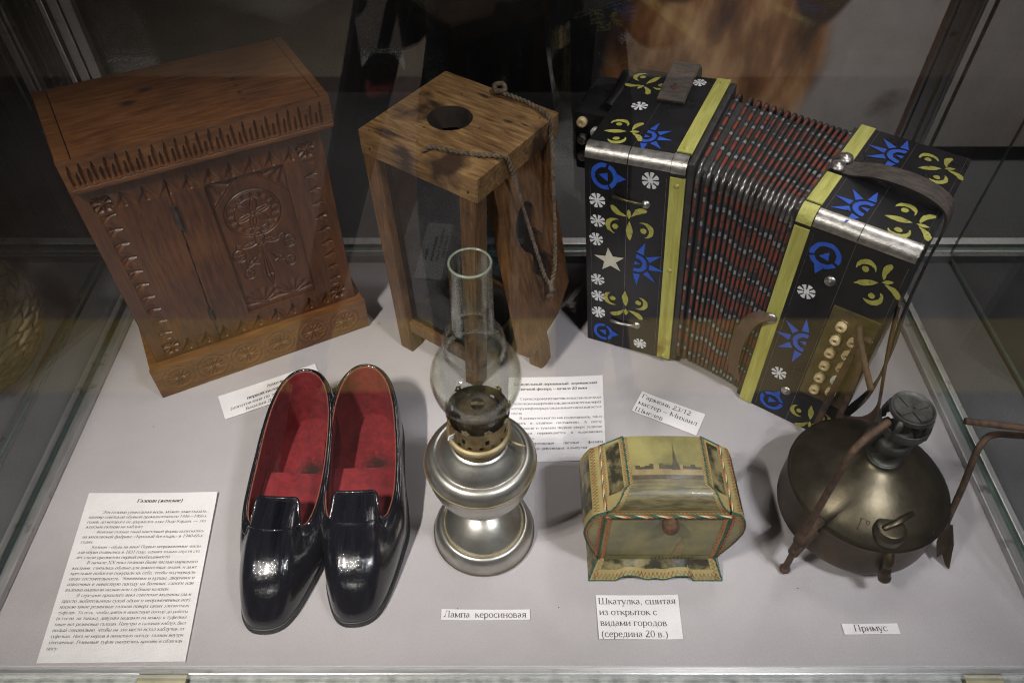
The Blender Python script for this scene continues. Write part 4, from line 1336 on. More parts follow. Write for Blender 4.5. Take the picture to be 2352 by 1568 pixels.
for k in range(6):
    for j in range(2):
        x, z = .0725 + .0158 * j, .1665 - .0192 * k + .0062 * j
        if k == 0 and j == 1: continue
        ring = lathe([(.0056, .0024), (.0062, .0034), (.0072, .0030), (.0074, .0018)], 20)
        mesh('button_collar', ([(x + a, -c_, z + b) for a, b, c_ in ring[0]], ring[1]), M['brass_plate'], plate, smooth=True)
        v, f = lathe([(0, .0062), (.0013, .0060), (.0017, .0078), (.0042, .0082), (.0053, .0072), (.0054, .0015)], 18)
        mesh('button', ([(x + a, -c_, z + b) for a, b, c_ in v], f), M['bone_w'] if (k, j) == (4, 1) else M['bone'], plate, smooth=True)
        v, f = lathe([(0, .0066), (.0012, .0064)], 10)
        mesh('button_pit', ([(x + a, -c_, z - .0006 + b) for a, b, c_ in v], f), M['rusty'], plate)
# rusty wire lever
mesh('wire_lever', tube(spline([(.0880, -.001, .1720), (.0890, -.010, .1760), (.0950, -.018, .1700), (.1080, -.030, .1560), (.1220, -.040, .1400)], 6), .0032, 8), M['rusty'], bb, smooth=True)
mesh('wire_lever', tube(spline([(.0870, -.001, .1740), (.0900, -.011, .1680), (.0985, -.012, .1460), (.1030, -.010, .1280), (.1045, -.006, .0950), (.1060, -.004, .0500), (.1065, -.003, .0080)], 6), .0034, 8), M['rusty'], bb, smooth=True)
# wrist strap over the top with two rivets, going down the outer side
mesh('wrist_strap', strap([(.006, .088, BHt + .0018), (.020, .086, BHt + .0030), (.040, .082, BHt + .0110), (.070, .078, BHt + .0150), (.096, .074, BHt + .0130), (.112, .072, BHt + .0040), (.1165, .070, BHt - .015),
                           (.116, .066, .220), (.118, .060, .160), (.124, .052, .105), (.124, .040, .060), (.112, .030, .022), (.1086, .028, .012)], (0, -1, 0), .026, .0026), M['leather'], bb, auto=50)
for x, y in ((.0075, .0960), (.0060, .0790)):
    mesh('rivet', lathe([(0, BHt + .0085), (.0026, BHt + .0083), (.0034, BHt + .0070), (.0064, BHt + .0074), (.0076, BHt + .0040)], 18, x, y), M['nickel'], bb, smooth=True)
mesh('side_strap', strap([(.1095, .020, .205), (.120, .012, .150), (.132, .004, .100), (.138, .000, .070), (.130, -.002, .048), (.1085, .004, .030)], (.25, -1, 0), .024, .0022), M['leather_b'], bb, auto=50)
mesh('side_strap', strap([(.004, -.004, .142), (-.010, -.008, .132), (-.018, -.007, .100), (-.018, -.005, .060), (-.012, -.003, .035)], (.9, -.45, 0), .017, .0018), M['leather_b'], bb, auto=50)

# --- bellows: rounded-rectangle folds between the two boxes
Mt = Matrix.Translation((0, 0, .0004)) @ Matrix.Rotation(R(4), 4, 'Z') @ Matrix.Rotation(R(-5.2), 4, 'Y')
Mb = Matrix.Translation((.1970, 0, .0004)) @ Matrix.Rotation(R(-6.5), 4, 'Z') @ Matrix.Rotation(R(-1.0), 4, 'Y')


def loop_pts(inset, step=.0027, r=.012):
    y0, y1, z0, z1 = inset, BD - inset, inset, BHt - inset
    pts = []
    def line(a, b):
        n = max(1, int(math.dist(a, b) / step))
        for k in range(n): pts.append((a[0] + (b[0] - a[0]) * k / n, a[1] + (b[1] - a[1]) * k / n))
    def arc(c, a0):
        for k in range(6):
            a = R(a0 + 15 * k)
            pts.append((c[0] + r * math.cos(a), c[1] + r * math.sin(a)))
    line((y0, z0 + r), (y0, z1 - r)); nf = len(pts)
    for k in range(6):
        a = R(180 - 15 * k); pts.append((y0 + r + r * math.cos(a), z1 - r + r * math.sin(a)))
    line((y0 + r, z1), (y1 - r, z1)); nt = len(pts)
    for k in range(6):
        a = R(90 - 15 * k); pts.append((y1 - r + r * math.cos(a), z1 - r + r * math.sin(a)))
    line((y1, z1 - r), (y1, z0 + r))
    for k in range(6):
        a = R(-15 * k); pts.append((y1 - r + r * math.cos(a), z0 + r + r * math.sin(a)))
    line((y1 - r, z0), (y0 + r, z0))
    for k in range(6):
        a = R(-90 - 15 * k); pts.append((y0 + r + r * math.cos(a), z0 + r + r * math.sin(a)))
    return pts, nf, nt


def lerp_loop(pts, t):
    out = []
    for y, z in pts:
        a = Mt @ Vector((BW, y, z))
        b = Mb @ Vector((0, y, z))
        p = a.lerp(b, t)
        p.z = max(p.z, .0045)
        out.append(p)
    return out


NF = 17
for i in range(NF):
    t = .10 + .86 * ((i / (NF - 1)) ** .82)
    sag = .0012 * math.sin(i * 1.7)
    pts, nf, nt = loop_pts(.0042 + .0012 * math.sin(math.pi * t))
    P = lerp_loop(pts, t)
    V, F = tube(P, .0025, 12, closed=True)
    mi = []
    ph = rng.uniform(-.0030, .0030) + .0009 * i
    for s in range(len(P)):
        y, z = pts[s]
        m = 0
        if s < nf:
            q = ((z + ph - .006) / .0302) % 1
            m = 1 if q < .52 else (2 if .64 < q < .80 else 0)
            if z > BHt - .022: m = 3
        elif s < nf + 8: m = 3
        elif s < nt:
            q = ((y + ph + .004) / .0302) % 1
            m = 1 if q < .52 else (2 if .64 < q < .80 else 0)
        if m in (1, 2) and rng.random() < .05: m = 0
        if m in (1, 2):
            for k in range(12):
                mid = sum((Vector(V[F[s * 12 + k][q]]) for q in range(4)), Vector()) / 4 - (P[s] + P[(s + 1) % len(P)]) / 2
                out_ = -mid.y if s < nf else mid.z
                mi.append(m if out_ > .0018 else 0)
        else: mi += [m] * 12
    mesh('bellows_fold', (V, F), [M['bel_black'], M['bel_red'], M['bel_white'], M['bel_corner']], acc, smooth=True, mi=mi)
core, _, _ = loop_pts(.0095, .01)
V, F = [], []
for k in range(12):
    V += [tuple(p) for p in lerp_loop(core, k / 11)]
n = len(core)
for k in range(11):
    for i in range(n): F.append((k * n + i, (k + 1) * n + i, (k + 1) * n + (i + 1) % n, k * n + (i + 1) % n))
mesh('bellows_lining', (V, F), M['bel_black'], acc)
mesh('bellows_frame', xf(box(.1052, .1125, .001, BD - .001, .001, BHt - .001, .002), Mt), M['bel_black'], acc)
mesh('bellows_frame', xf(box(-.0060, -.0002, .002, BD - .002, .002, BHt - .002, .002), Mb), M['bel_black'], acc)

# ------------------------------------------------------------------ kerosene lamp
M['lamp_metal'] = pmat('aged_nickel_plate', (.39, .37, .335), (.52, .50, .455), 35, .37, .93, rvar=.07, spots=((.25, .20, .12), 40, .66), specks=((.12, .09, .06), 380, .16), bump=.03, bscale=300)
M['lamp_rust'] = pmat('rusty_groove', (.24, .17, .07), (.36, .30, .18), 90, .55, .6)
M['lamp_brass'] = pmat('sooty_brass', (.16, .115, .05), (.36, .27, .13), 60, .45, .85, spots=((.05, .035, .022), 45, .62), bump=.2)
M['soot'] = pmat('soot', (.012, .009, .007), (.085, .052, .026), 50, .6, .4, bump=.5)
M['chimney'] = glass_mat('lamp_chimney_glass', (.955, .965, .945), f0=.055, dirt=.06, gain=1.0, graze=(.74, .77, .70))
LX, LY = -.0285, .391
lamp = thing('kerosene_lamp', 'nickel kerosene lamp with a bulbous clear glass chimney', 'lamp', (LX, LY, 0))


def smooth_prof(pts, n=5): return [(max(0, p[0]), p[1]) for p in spline(pts, n)]


foot = smooth_prof([(.0500, 0), (.0510, .0015), (.0512, .0035), (.0502, .0055), (.0500, .0070), (.0496, .0110), (.0480, .0165), (.0450, .0212), (.0425, .0226), (.0405, .0222), (.0392, .0216),
                    (.0388, .0222), (.0380, .0240), (.0345, .0285), (.0290, .0345), (.0225, .0400), (.0160, .0440), (.0122, .0465), (.0112, .0480), (.0112, .0500)], 4)
mesh('foot', lathe(foot, 72), M['lamp_metal'], lamp, smooth=True)
mesh('groove', lathe([(.0408, .0222), (.0400, .02195), (.0391, .0219), (.0386, .0228)], 72), M['lamp_rust'], lamp, smooth=True)
mesh('groove', lathe([(.0514, .0030), (.0517, .0037), (.0514, .0044)], 72), M['lamp_rust'], lamp, smooth=True)
mesh('stem_ring', lathe(smooth_prof([(.0118, .0475), (.0138, .0490), (.0140, .0508), (.0128, .0524), (.0110, .0530)], 3), 40), M['lamp_metal'], lamp, smooth=True)
res = smooth_prof([(.0100, .0520), (.0110, .0555), (.0180, .0640), (.0290, .0760), (.0385, .0890), (.0445, .1010), (.0478, .1130), (.0488, .1200), (.0490, .1250), (.0500, .1275), (.0509, .1290), (.0509, .1310),
                   (.0500, .1330), (.0494, .1350), (.0478, .1395), (.0448, .1430), (.0418, .1442), (.0398, .1436), (.0388, .1440), (.0375, .1462), (.0350, .1505), (.0315, .1550), (.0278, .1590), (.0262, .1610), (.0245, .1620)], 4)
mesh('reservoir', lathe(res, 80), M['lamp_metal'], lamp, smooth=True)
mesh('groove', lathe([(.0401, .14365), (.0395, .1432), (.0389, .1436), (.0384, .1446)], 80), M['lamp_rust'], lamp, smooth=True)
mesh('groove', lathe([(.0505, .1322), (.0511, .1318), (.0512, .1312)], 80), M['lamp_rust'], lamp, smooth=True)
mesh('collar', lathe(smooth_prof([(.0235, .1615), (.0240, .1680), (.0262, .1710), (.0278, .1735), (.0282, .1755), (.0276, .1775), (.0262, .1785), (.0250, .1790)], 3), 64), M['lamp_rust'], lamp, smooth=True)
# pierced gallery
V, F = [], []
na = 96
for j, z in enumerate(np.linspace(.1785, .2040, 9)):
    r = .0252 + .0016 * (j / 8) ** 2
    for k in range(na): V.append((r * math.cos(2 * math.pi * k / na), r * math.sin(2 * math.pi * k / na), z))
for j in range(8):
    for k in range(na):
        if j in (1,) and k % 6 in (1, 2): continue
        if j in (3, 4) and k % 12 in (4, 5): continue
        F.append((j * na + k, j * na + (k + 1) % na, (j + 1) * na + (k + 1) % na, (j + 1) * na + k))
gal = mesh('gallery', (V, F), M['lamp_brass'], lamp, smooth=True)
for k in range(9):   # flower-shaped prongs that hold the chimney
    a = 2 * math.pi * k / 9 + .17
    c, s = math.cos(a), math.sin(a)
    ring = []
    for t in np.linspace(0, 2 * math.pi, 30, endpoint=False):
        q = .0031 * (1 + .22 * math.cos(5 * t))
        ring.append((q * math.cos(t), q * math.sin(t)))
    hole = [(.0011 * math.cos(t), .0011 * math.sin(t)) for t in np.linspace(0, 2 * math.pi, 10, endpoint=False)]
    v, f = extrude([ring, hole], 0, .0004)
    W = []
    for x, y, z in v:
        rr = .0268 + z + max(0, y) * .12
        W.append((rr * c - x * s, rr * s + x * c, .2062 + y))
    mesh('prong', (W, f), M['lamp_rust'], gal)
mesh('burner_dome', lathe(smooth_prof([(.0215, .1880), (.0208, .1960), (.0180, .2040), (.0135, .2095), (.0085, .2120), (.0062, .2125)], 4), 48), M['soot'], lamp, smooth=True)
mesh('wick_slot', box(-.0055, .0055, -.0014, .0014, .2115, .2134, .0004), M['lamp_brass'], lamp)
sph = [(.0362 * math.cos(a), .2490 + .0362 * math.sin(a) * (1.28 if a < 0 else 1)) for a in np.linspace(R(-49), R(38), 26)]
ch_o = [(.0236, .1830), (.0238, .2000), (.0238, .2090), (.0238, .2130)] + sph + [(.0270, .2722), (.0252, .2730), (.0240, .2738), (.0234, .2750), (.0232, .2768)] + smooth_prof([(.0234, .2800), (.0240, .2845), (.0238, .2895), (.0226, .2945), (.0200, .2990),
                    (.0176, .3014), (.0162, .3036), (.0156, .3070), (.0153, .3250), (.0150, .3500), (.0148, .3660)], 4)
ch_i = [(r - .0011, z) for r, z in ch_o]
rim = [(ch_o[-1][0] + .0003, .3672), (ch_o[-1][0] - .0003, .3684), (ch_i[-1][0], .3678)]
mesh('chimney', lathe(ch_o + rim + ch_i[::-1], 96), M['chimney'], lamp, smooth=True)
M['rim'] = pmat('frosted_glass_rim', (.18, .21, .15), (.26, .29, .22), 80, .25)
mesh('chimney_rim', lathe([(.0149, .3672), (.0150, .3679), (.0146, .3684), (.0141, .3684), (.0139, .3678)], 72), M['rim'], lamp, smooth=True)
mesh('paper_tag', xf(box(-.005, .005, -.0004, .0004, -.0022, .0022), Matrix.Translation((-.0205, -.0190, .1930)) @ Matrix.Rotation(R(47), 4, 'Z') @ Matrix.Rotation(R(25), 4, 'Y')), M['paper'], lamp)
kn = tube([(.024, -.006, .170), (.034, -.011, .170), (.040, -.013, .170)], .0012, 8)
mesh('wick_key', kn, M['lamp_rust'], lamp, smooth=True)

# ------------------------------------------------------------------ casket sewn from postcards
CX, CY = .1405, .352
cas = thing('postcard_casket', 'small casket sewn from old sepia postcards with green piping and red zigzag stitching', 'casket', (CX, CY, 0))
M['card'] = pmat('sepia_card', (.105, .092, .028), (.27, .235, .080), 17, .5, contrast=(.36, .66), coat=.1, spots=((.13, .115, .05), 9, .60), rvar=.08, bump=.04, bscale=60)
M['card_dark'] = pmat('dark_sepia_print', (.030, .028, .016), (.22, .18, .085), 55, .42, contrast=(.42, .60), coat=.2, stretch=(1, 1, 1.6), spots=((.34, .28, .13), 30, .66))
M['card_edge'] = pmat('cream_card_border', (.27, .205, .078), (.34, .27, .11), 60, .65)
M['card_green'] = pmat('grey_green_print', (.085, .085, .042), (.27, .23, .088), 16, .5, contrast=(.36, .64), coat=.1, spots=((.10, .11, .07), 11, .60))
M['sep_ink'] = pmat('sepia_ink', (.030, .024, .012), (.075, .058, .030), 90, .45, coat=.2)
M['sep_mid'] = pmat('sepia_mid_ink', (.17, .125, .05), (.27, .20, .085), 70, .45, coat=.2, stretch=(1, 1, 4))
M['sep_water'] = pmat('sepia_water', (.060, .050, .024), (.17, .14, .062), 60, .45, coat=.05, stretch=(1, 6, 6))
M['green_cord'] = pmat('green_cord', (.008, .060, .040), (.018, .11, .072), 300, .8, bump=.6, bscale=500)
M['orange_cord'] = pmat('orange_cord', (.35, .10, .025), (.48, .16, .05), 300, .8)
M['cream_cord'] = pmat('cream_cord', (.45, .38, .24), (.55, .47, .32), 300, .8)
M['red_thread'] = pmat('red_thread', (.20, .045, .015), (.28, .07, .025), 300, .8)
M['cork'] = pmat('brown_bead', (.055, .026, .011), (.13, .060, .022), 170, .85, spots=((.022, .014, .010), 210, .54), bump=.8, bscale=240)


def patch(fn, nu, nv):
    V = [tuple(fn(i / nu, j / nv)) for j in range(nv + 1) for i in range(nu + 1)]
    F = [(j * (nu + 1) + i, j * (nu + 1) + i + 1, (j + 1) * (nu + 1) + i + 1, (j + 1) * (nu + 1) + i) for j in range(nv) for i in range(nu)]
    return V, F


def sub(fn, u0, u1, v0, v1, d=.0005, nrm=None):
    """the same surface cut to a smaller field and lifted a hair, for a printed picture"""
    def g(u, v):
        uu, vv = u0 + (u1 - u0) * u, v0 + (v1 - v0) * v
        p = np.array(fn(uu, vv))
        a = np.array(fn(min(1, uu + .01), vv)) - np.array(fn(max(0, uu - .01), vv))
        b = np.array(fn(uu, min(1, vv + .01))) - np.array(fn(uu, max(0, vv - .01)))
        n = np.cross(a, b)
        n = n / (np.linalg.norm(n) + 1e-12)
        return p + n * d
    return g


def cord(path, r, mats, parent, name='piping', turns=520):
    """twisted cord; one strand per material"""
    P = spline(path, 12) if len(path) < 8 else [np.array(p, float) for p in path]
    V, F, mi = [], [], []
    k = len(mats)
    for s in range(k):
        Q, d = [], 0
        for i, p in enumerate(P):
            if i: d += np.linalg.norm(P[i] - P[i - 1])
            t = Vector(P[min(len(P) - 1, i + 1)] - P[max(0, i - 1)]).normalized()
            n = t.orthogonal().normalized()
            bi = t.cross(n)
            an = d * turns + 2 * math.pi * s / k
            Q.append(Vector(p) + (n * math.cos(an) + bi * math.sin(an)) * r * (.5 if k > 1 else 0))
        v, f = tube(Q, r * (.62 if k > 1 else 1), 6)
        b = len(V)
        V += v
        F += [tuple(i + b for i in q) for q in f]
        mi += [s] * len(f)
    return mesh(name, (V, F), [M[m] for m in mats], parent, smooth=True, mi=mi)


def zig(fn, path_uv, amp, step, parent):
    """zigzag stitching on surface fn along a path in (u, v); amp in the same units, as a vector pair"""
    P = []
    for i, (u, v, du, dv) in enumerate(path_uv):
        s = 1 if i % 2 else 0
        P.append(fn(u + du * s, v + dv * s))
    return mesh('stitching', tube(P, .00026, 4), M['red_thread'], parent)


# --- lid surfaces (local: x right, y back, z up; origin at the front of the body)
ZL, ZT = .1010, .1205


def lid_prof(t):   # front curve then flat top: t 0..1 -> y, z
    if t < .35:
        a = t / .35 * math.pi / 2
        return .0015 + .0165 * (1 - math.cos(a)) - .004 * math.sin(2 * a) * .2, ZL + (ZT - ZL) * math.sin(a)
    k = (t - .35) / .65
    return .018 + .053 * k, ZT + .0010 * math.sin(math.pi * k)


def lid_half(t):
    if t < .35: return .0355 + .0205 * (1 - (t / .35)) ** .75 * (1 - .25 * math.sin(math.pi * t / .35))
    return .0355 + .0010 * (t - .35) / .65


def f_top(u, v):
    y, z = lid_prof(v)
    x = (2 * u - 1) * lid_half(v)
    return (x, y, z + .0012 * (1 - (2 * u - 1) ** 2) * (1 if v > .3 else v / .3))


lidc = mesh('lid', patch(f_top, 20, 34), M['card_edge'], cas, smooth=True)
mesh('picture', patch(sub(f_top, .045, .955, .06, .995), 20, 34), M['card'], lidc, smooth=True)


def print_on(fn, poly, mat, d=.0011):
    """flat printed shape given in (u, v) of a surface"""
    v, f = fill([poly])
    g = sub(fn, 0, 1, 0, 1, d)
    return mesh('print', ([tuple(g(min(1, max(0, p[0])), min(1, max(0, p[1])))) for p in v], f), mat, lidc)


# city view on the lid: water, embankment, rooftops and a spire
mesh('print', patch(sub(f_top, .05, .95, .065, .415, .0008), 20, 24), M['sep_water'], lidc, smooth=True)
mesh('print', patch(sub(f_top, .05, .95, .415, .470, .0009), 20, 6), M['sep_ink'], lidc, smooth=True)
mesh('print', patch(sub(f_top, .05, .95, .470, .545, .0009), 20, 6), M['sep_mid'], lidc, smooth=True)
for a, b, h in ((.06, .10, .575), (.10, .16, .59), (.16, .22, .57), (.22, .28, .585), (.28, .33, .61), (.33, .40, .60), (.40, .46, .615), (.46, .52, .60), (.52, .565, .59), (.66, .70, .60), (.70, .74, .585), (.74, .80, .575), (.80, .86, .60), (.86, .94, .57)):
    mesh('print', patch(sub(f_top, a, b, .54, h, .0010), 4, 4), M['sep_ink'] if int(a * 100) % 3 else M['sep_mid'], lidc, smooth=True)
print_on(f_top, [(.555, .53), (.665, .53), (.65, .60), (.63, .64), (.628, .70), (.615, .78), (.610, .90), (.606, .78), (.592, .70), (.590, .64), (.57, .60)], M['sep_ink'], .0013)
def bulge(t): return .0180 * (math.sqrt(max(0, 1 - ((.40 - t) / .40) ** 2)) if t < .40 else ((1 - t) / .60) ** .85 * (1 + .12 * math.sin(math.pi * (1 - t) / .60)))
for sx in (-1, 1):
    # sloping strip beside the top panel
    def f_strip(u, v, sx=sx):
        y, z = lid_prof(v)
        inner = np.array((sx * lid_half(v), y, z))
        yo = .0010 + .0705 * max(0, (v - .02)) if v > .02 else .001
        k = min(1, v / .35)
        outer = np.array((sx * (.0560 + .0010 * k), y if v > .35 else .0015 + .0165 * (v / .35) ** 1.4, ZL + .0045 * k))
        return tuple(inner * (1 - u) + outer * u) if sx > 0 else tuple(outer * (1 - u) + inner * u)
    st = mesh('lid_side', patch(f_strip, 8, 34), M['card_edge'], cas, smooth=True)
    mesh('picture', patch(sub(f_strip, .24, .80, .30, .95, .0005), 8, 24), M['card_dark'], st, smooth=True)

    # bulging end panel, from the lid's edge out to the widest line and back to the waist
    def f_end(u, v, sx=sx):
        a = u if sx > 0 else 1 - u
        return (sx * (.0560 + bulge(a)), .0005 + .0715 * v, .1055 - .0890 * a)
    en = mesh('end_panel', patch(f_end, 18, 6), M['card_edge'], cas, smooth=True)
    mesh('picture', patch(sub(f_end, .09, .44, .10, .92) if sx > 0 else sub(f_end, .56, .91, .10, .92), 12, 6), M['card_dark'], en, smooth=True)

    # half-moon cheek facing front
    arc = [(sx * (.0560 + bulge(t)), .1055 - .0890 * t) for t in np.linspace(0, 1, 18)]
    pts = [(sx * .0560, .1055)] + arc + [(sx * .0560, .0165)]
    v, f = fill([pts])
    ckm = mesh('cheek', ([(p[0], -.0002, p[1]) for p in v], f), M['card_edge'], cas)
    v, f = fill([[(sx * (.0592 + (abs(x) - .056) * .62), .0605 + (z - .0600) * .66) for x, z in pts[1:-1]]])
    mesh('picture', ([(p[0], -.0008, p[1]) for p in v], f), M['card_green'], ckm)
    cord([(a, -.0008, b) for a, b in arc], .0007, ['green_cord'], cas)
    P = [(sx * (abs(a) - (.0012 if i % 2 else .0034)), -.0012, .06 + (b - .06) * (.975 if i % 2 else .91)) for i, (a, b) in enumerate(np.array([np.interp(np.linspace(0, 17, 38), range(18), [q[k] for q in arc]) for k in (0, 1)]).T)]
    mesh('stitching', tube(P, .00026, 4), M['red_thread'], cas)
    # seams along the lid
    cord([f_top(0 if sx < 0 else 1, t) for t in np.linspace(0, 1, 40)], .0009, ['green_cord', 'green_cord'], cas)
    cord([(sx * .0570, .0015 + .0695 * t, ZL + .0045) for t in np.linspace(0, 1, 40)], .0009, ['green_cord', 'orange_cord', 'cream_cord'], cas, turns=420)
    cord([f_strip(u, 1.0) for u in np.linspace(0, 1, 12)], .0008, ['green_cord'], cas)
    e0, e1 = (.012, .042) if sx < 0 else (.988, .958)
    mesh('stitching', tube([np.array(f_top(e0 if i % 2 else e1, t)) + np.array((0, -.0005, .0008)) for i, t in enumerate(np.linspace(.02, .99, 66))], .00026, 4), M['red_thread'], cas)
    s0, s1 = (.04, .16) if sx > 0 else (.96, .84)
    mesh('stitching', tube([np.array(f_strip(s0 if i % 2 else s1, t)) + np.array((0, 0, .0007)) for i, t in enumerate(np.linspace(.30, .99, 44))], .00026, 4), M['red_thread'], cas)
    s0, s1 = (.96, .86) if sx > 0 else (.04, .14)
    mesh('stitching', tube([np.array(f_strip(s0 if i % 2 else s1, t)) + np.array((0, 0, .0007)) for i, t in enumerate(np.linspace(.10, .99, 52))], .00026, 4), M['red_thread'], cas)
    ee = (.02, .065) if sx > 0 else (.98, .935)
    mesh('stitching', tube([np.array(f_end(ee[i % 2], t)) + np.array((sx * .0006, 0, .0005)) for i, t in enumerate(np.linspace(.02, .98, 44))], .00026, 4), M['red_thread'], cas)

# front of the body, back, inner box
def f_front(u, v): return ((2 * u - 1) * .0565, -.0006 - .0008 * math.sin(math.pi * v), .0180 + .0815 * v)
fr = mesh('front_panel', patch(f_front, 10, 8), M['card_edge'], cas, smooth=True)
mesh('picture', patch(sub(f_front, .055, .945, .0, .925), 10, 8), M['card_green'], fr, smooth=True)
mesh('print', patch(sub(f_front, .055, .945, .0, .10, .0010), 10, 3), M['card'], fr, smooth=True)
gf = sub(f_front, 0, 1, 0, 1, .0010)
v, f = fill([[(.62, .10), (.70, .10), (.695, .40), (.675, .42), (.668, .62), (.660, .42), (.64, .40)]])
mesh('print', ([tuple(gf(p[0], p[1])) for p in v], f), M['sep_mid'], fr)
for a in np.linspace(.45, .80, 12):
    mesh('print', patch(sub(f_front, a, a + .012, .02, .075 + .02 * math.sin(a * 40), .0014), 1, 2), M['sep_ink'], fr)
mesh('body_box', box(-.0555, .0555, .0008, .072, .017, .1005), M['card_edge'], cas)
mesh('back_panel', box(-.0555, .0555, .0725, .0732, .020, .1040), M['card'], cas)
for sx in (-1, 1):
    cord([(sx * .0565, -.0014, z) for z in np.linspace(.0185, .0995, 26)], .0009, ['green_cord', 'green_cord'], cas)
    for k in (0, 1):
        x0, x1 = (.0545, .0510) if k == 0 else (.0585, .0615)
        mesh('stitching', tube([(sx * (x0 if i % 2 else x1), -.0018 if k == 0 else -.0012, z) for i, z in enumerate(np.linspace(.020, .098, 40))], .00026, 4), M['red_thread'], cas)
cord([(x, -.0020, .1005) for x in np.linspace(-.0565, .0565, 70)], .0013, ['green_cord', 'orange_cord', 'cream_cord', 'green_cord'], cas, turns=330)
for k, (z0, z1) in enumerate(((.0982, .0945), (.1032, .1062))):
    mesh('stitching', tube([(x, -.0019 if k == 0 else (-.0006 if i % 2 else .0004), z0 if i % 2 else z1) for i, x in enumerate(np.linspace(-.053, .053, 58))], .00026, 4), M['red_thread'], cas)
v, f = lathe([(.0001, .0080), (.0042, .0070), (.0070, .0040), (.0080, 0), (.0070, -.0040), (.0042, -.0070), (.0001, -.0080)], 24)
mesh('knob', ([(x + .0022, y - .0070, z + .0925) for x, y, z in v], f), M['cork'], cas, smooth=True)


# flared skirt with a scalloped lower edge
def scallop(u):
    pts = [(0, 0), (.20, 0), (.255, .012), (.30, .014), (.36, .011), (.42, .004), (.46, .0035), (.48, .006), (.50, .007), (.52, .004), (.56, .003), (.60, .006), (.64, .012), (.70, .013), (.75, .011), (.78, .0), (1, 0)]
    return float(np.interp(u, [p[0] for p in pts], [p[1] for p in pts])) * .78


def f_skirt(u, v): return ((2 * u - 1) * (.0655 - .0085 * v), -.0150 + .0144 * v, (scallop(u)) * (1 - v) + .0185 * v)
sk = mesh('skirt', patch(f_skirt, 60, 6), M['card_edge'], cas, smooth=True)
mesh('picture', patch(sub(f_skirt, .06, .94, .50, .98), 30, 4), M['card_dark'], sk, smooth=True)
cord([np.array(f_skirt(u, 0)) + np.array((0, -.0004, .0005)) for u in np.linspace(0, 1, 80)], .0006, ['green_cord'], cas)
mesh('stitching', tube([np.array(f_skirt(u, .08 if i % 2 else .34)) + np.array((0, -.0008, .0005)) for i, u in enumerate(np.linspace(.02, .98, 64))], .00026, 4), M['red_thread'], cas)
for sx in (-1, 1):
    def f_sks(u, v, sx=sx):
        y = (-.0150 + .0144 * v) * (1 - u) + (.088 - .015 * v) * u
        return (sx * (.0655 - .0085 * v), y, .0185 * v)
    mesh('skirt_side', patch(f_sks, 6, 4), M['card_dark'], cas, smooth=True)
    cord([f_skirt(0 if sx < 0 else 1, v) for v in np.linspace(0, 1, 16)], .0009, ['green_cord', 'green_cord'], cas)
    mesh('stitching', tube([np.array(f_skirt((.02 if i % 2 else .05) if sx < 0 else (.98 if i % 2 else .95), v)) + np.array((0, -.0006, .0005)) for i, v in enumerate(np.linspace(.05, .95, 12))], .00026, 4), M['red_thread'], cas)

# ------------------------------------------------------------------ primus stove
M['p_brass'] = pmat('tarnished_brass', (.048, .039, .026), (.105, .087, .056), 22, .38, .85, rvar=.08, spots=[((.050, .038, .024), 12, .56), ((.065, .060, .048), 30, .64)], specks=((.03, .022, .014), 240, .17), bump=.35, bscale=26)
M['p_dark'] = pmat('dark_brass_wall', (.032, .022, .013), (.080, .055, .029), 26, .42, .8, spots=((.06, .065, .05), 40, .64), bump=.08, bscale=120)
M['p_iron'] = pmat('burner_iron', (.040, .040, .036), (.095, .093, .082), 60, .55, .75, spots=((.05, .062, .05), 50, .62), bump=.3, bscale=200)
PX, PY = .345, .405
pri = thing('primus_stove', 'tarnished brass primus stove with a burner and rusty bent wire legs', 'stove', (PX, PY, 0))
mesh('tank', lathe(smooth_prof([(.0600, .0185), (.0690, .0200), (.0735, .0235), (.0748, .0290), (.0750, .0400), (.0748, .0600), (.0750, .0685), (.0757, .0700), (.0757, .0720), (.0748, .0735)], 4) + [(.0001, .0190)][::-1][:0], 96), M['p_dark'], pri, smooth=True)
mesh('tank_bottom', lathe([(.0001, .0190), (.060, .0186)], 64), M['p_dark'], pri)
dome = mesh('dome', lathe(smooth_prof([(.0752, .0715), (.0742, .0740), (.0720, .0770), (.0655, .0840), (.0560, .0915), (.0450, .0985), (.0340, .1040), (.0245, .1082), (.0180, .1115), (.0150, .1145), (.0140, .1180)], 4), 96), M['p_brass'], pri, smooth=True)


def dome_text(txt, a0, r, em):
    gv, gf, w = glyphs(txt, em)
    V = []
    for x, y in gv:
        a = a0 + x / r
        rr = r - y
        z = float(np.interp(rr, [.045, .056, .0655, .0720], [.0985, .0915, .0840, .0770])) + .0003
        V.append((rr * math.cos(a), rr * math.sin(a), z))
    mesh('engraved_letters', (V, gf), M['p_dark'], dome)


dome_text('Г°', R(-120), .066, .013)
dome_text('ТРУ', R(-64), .068, .012)
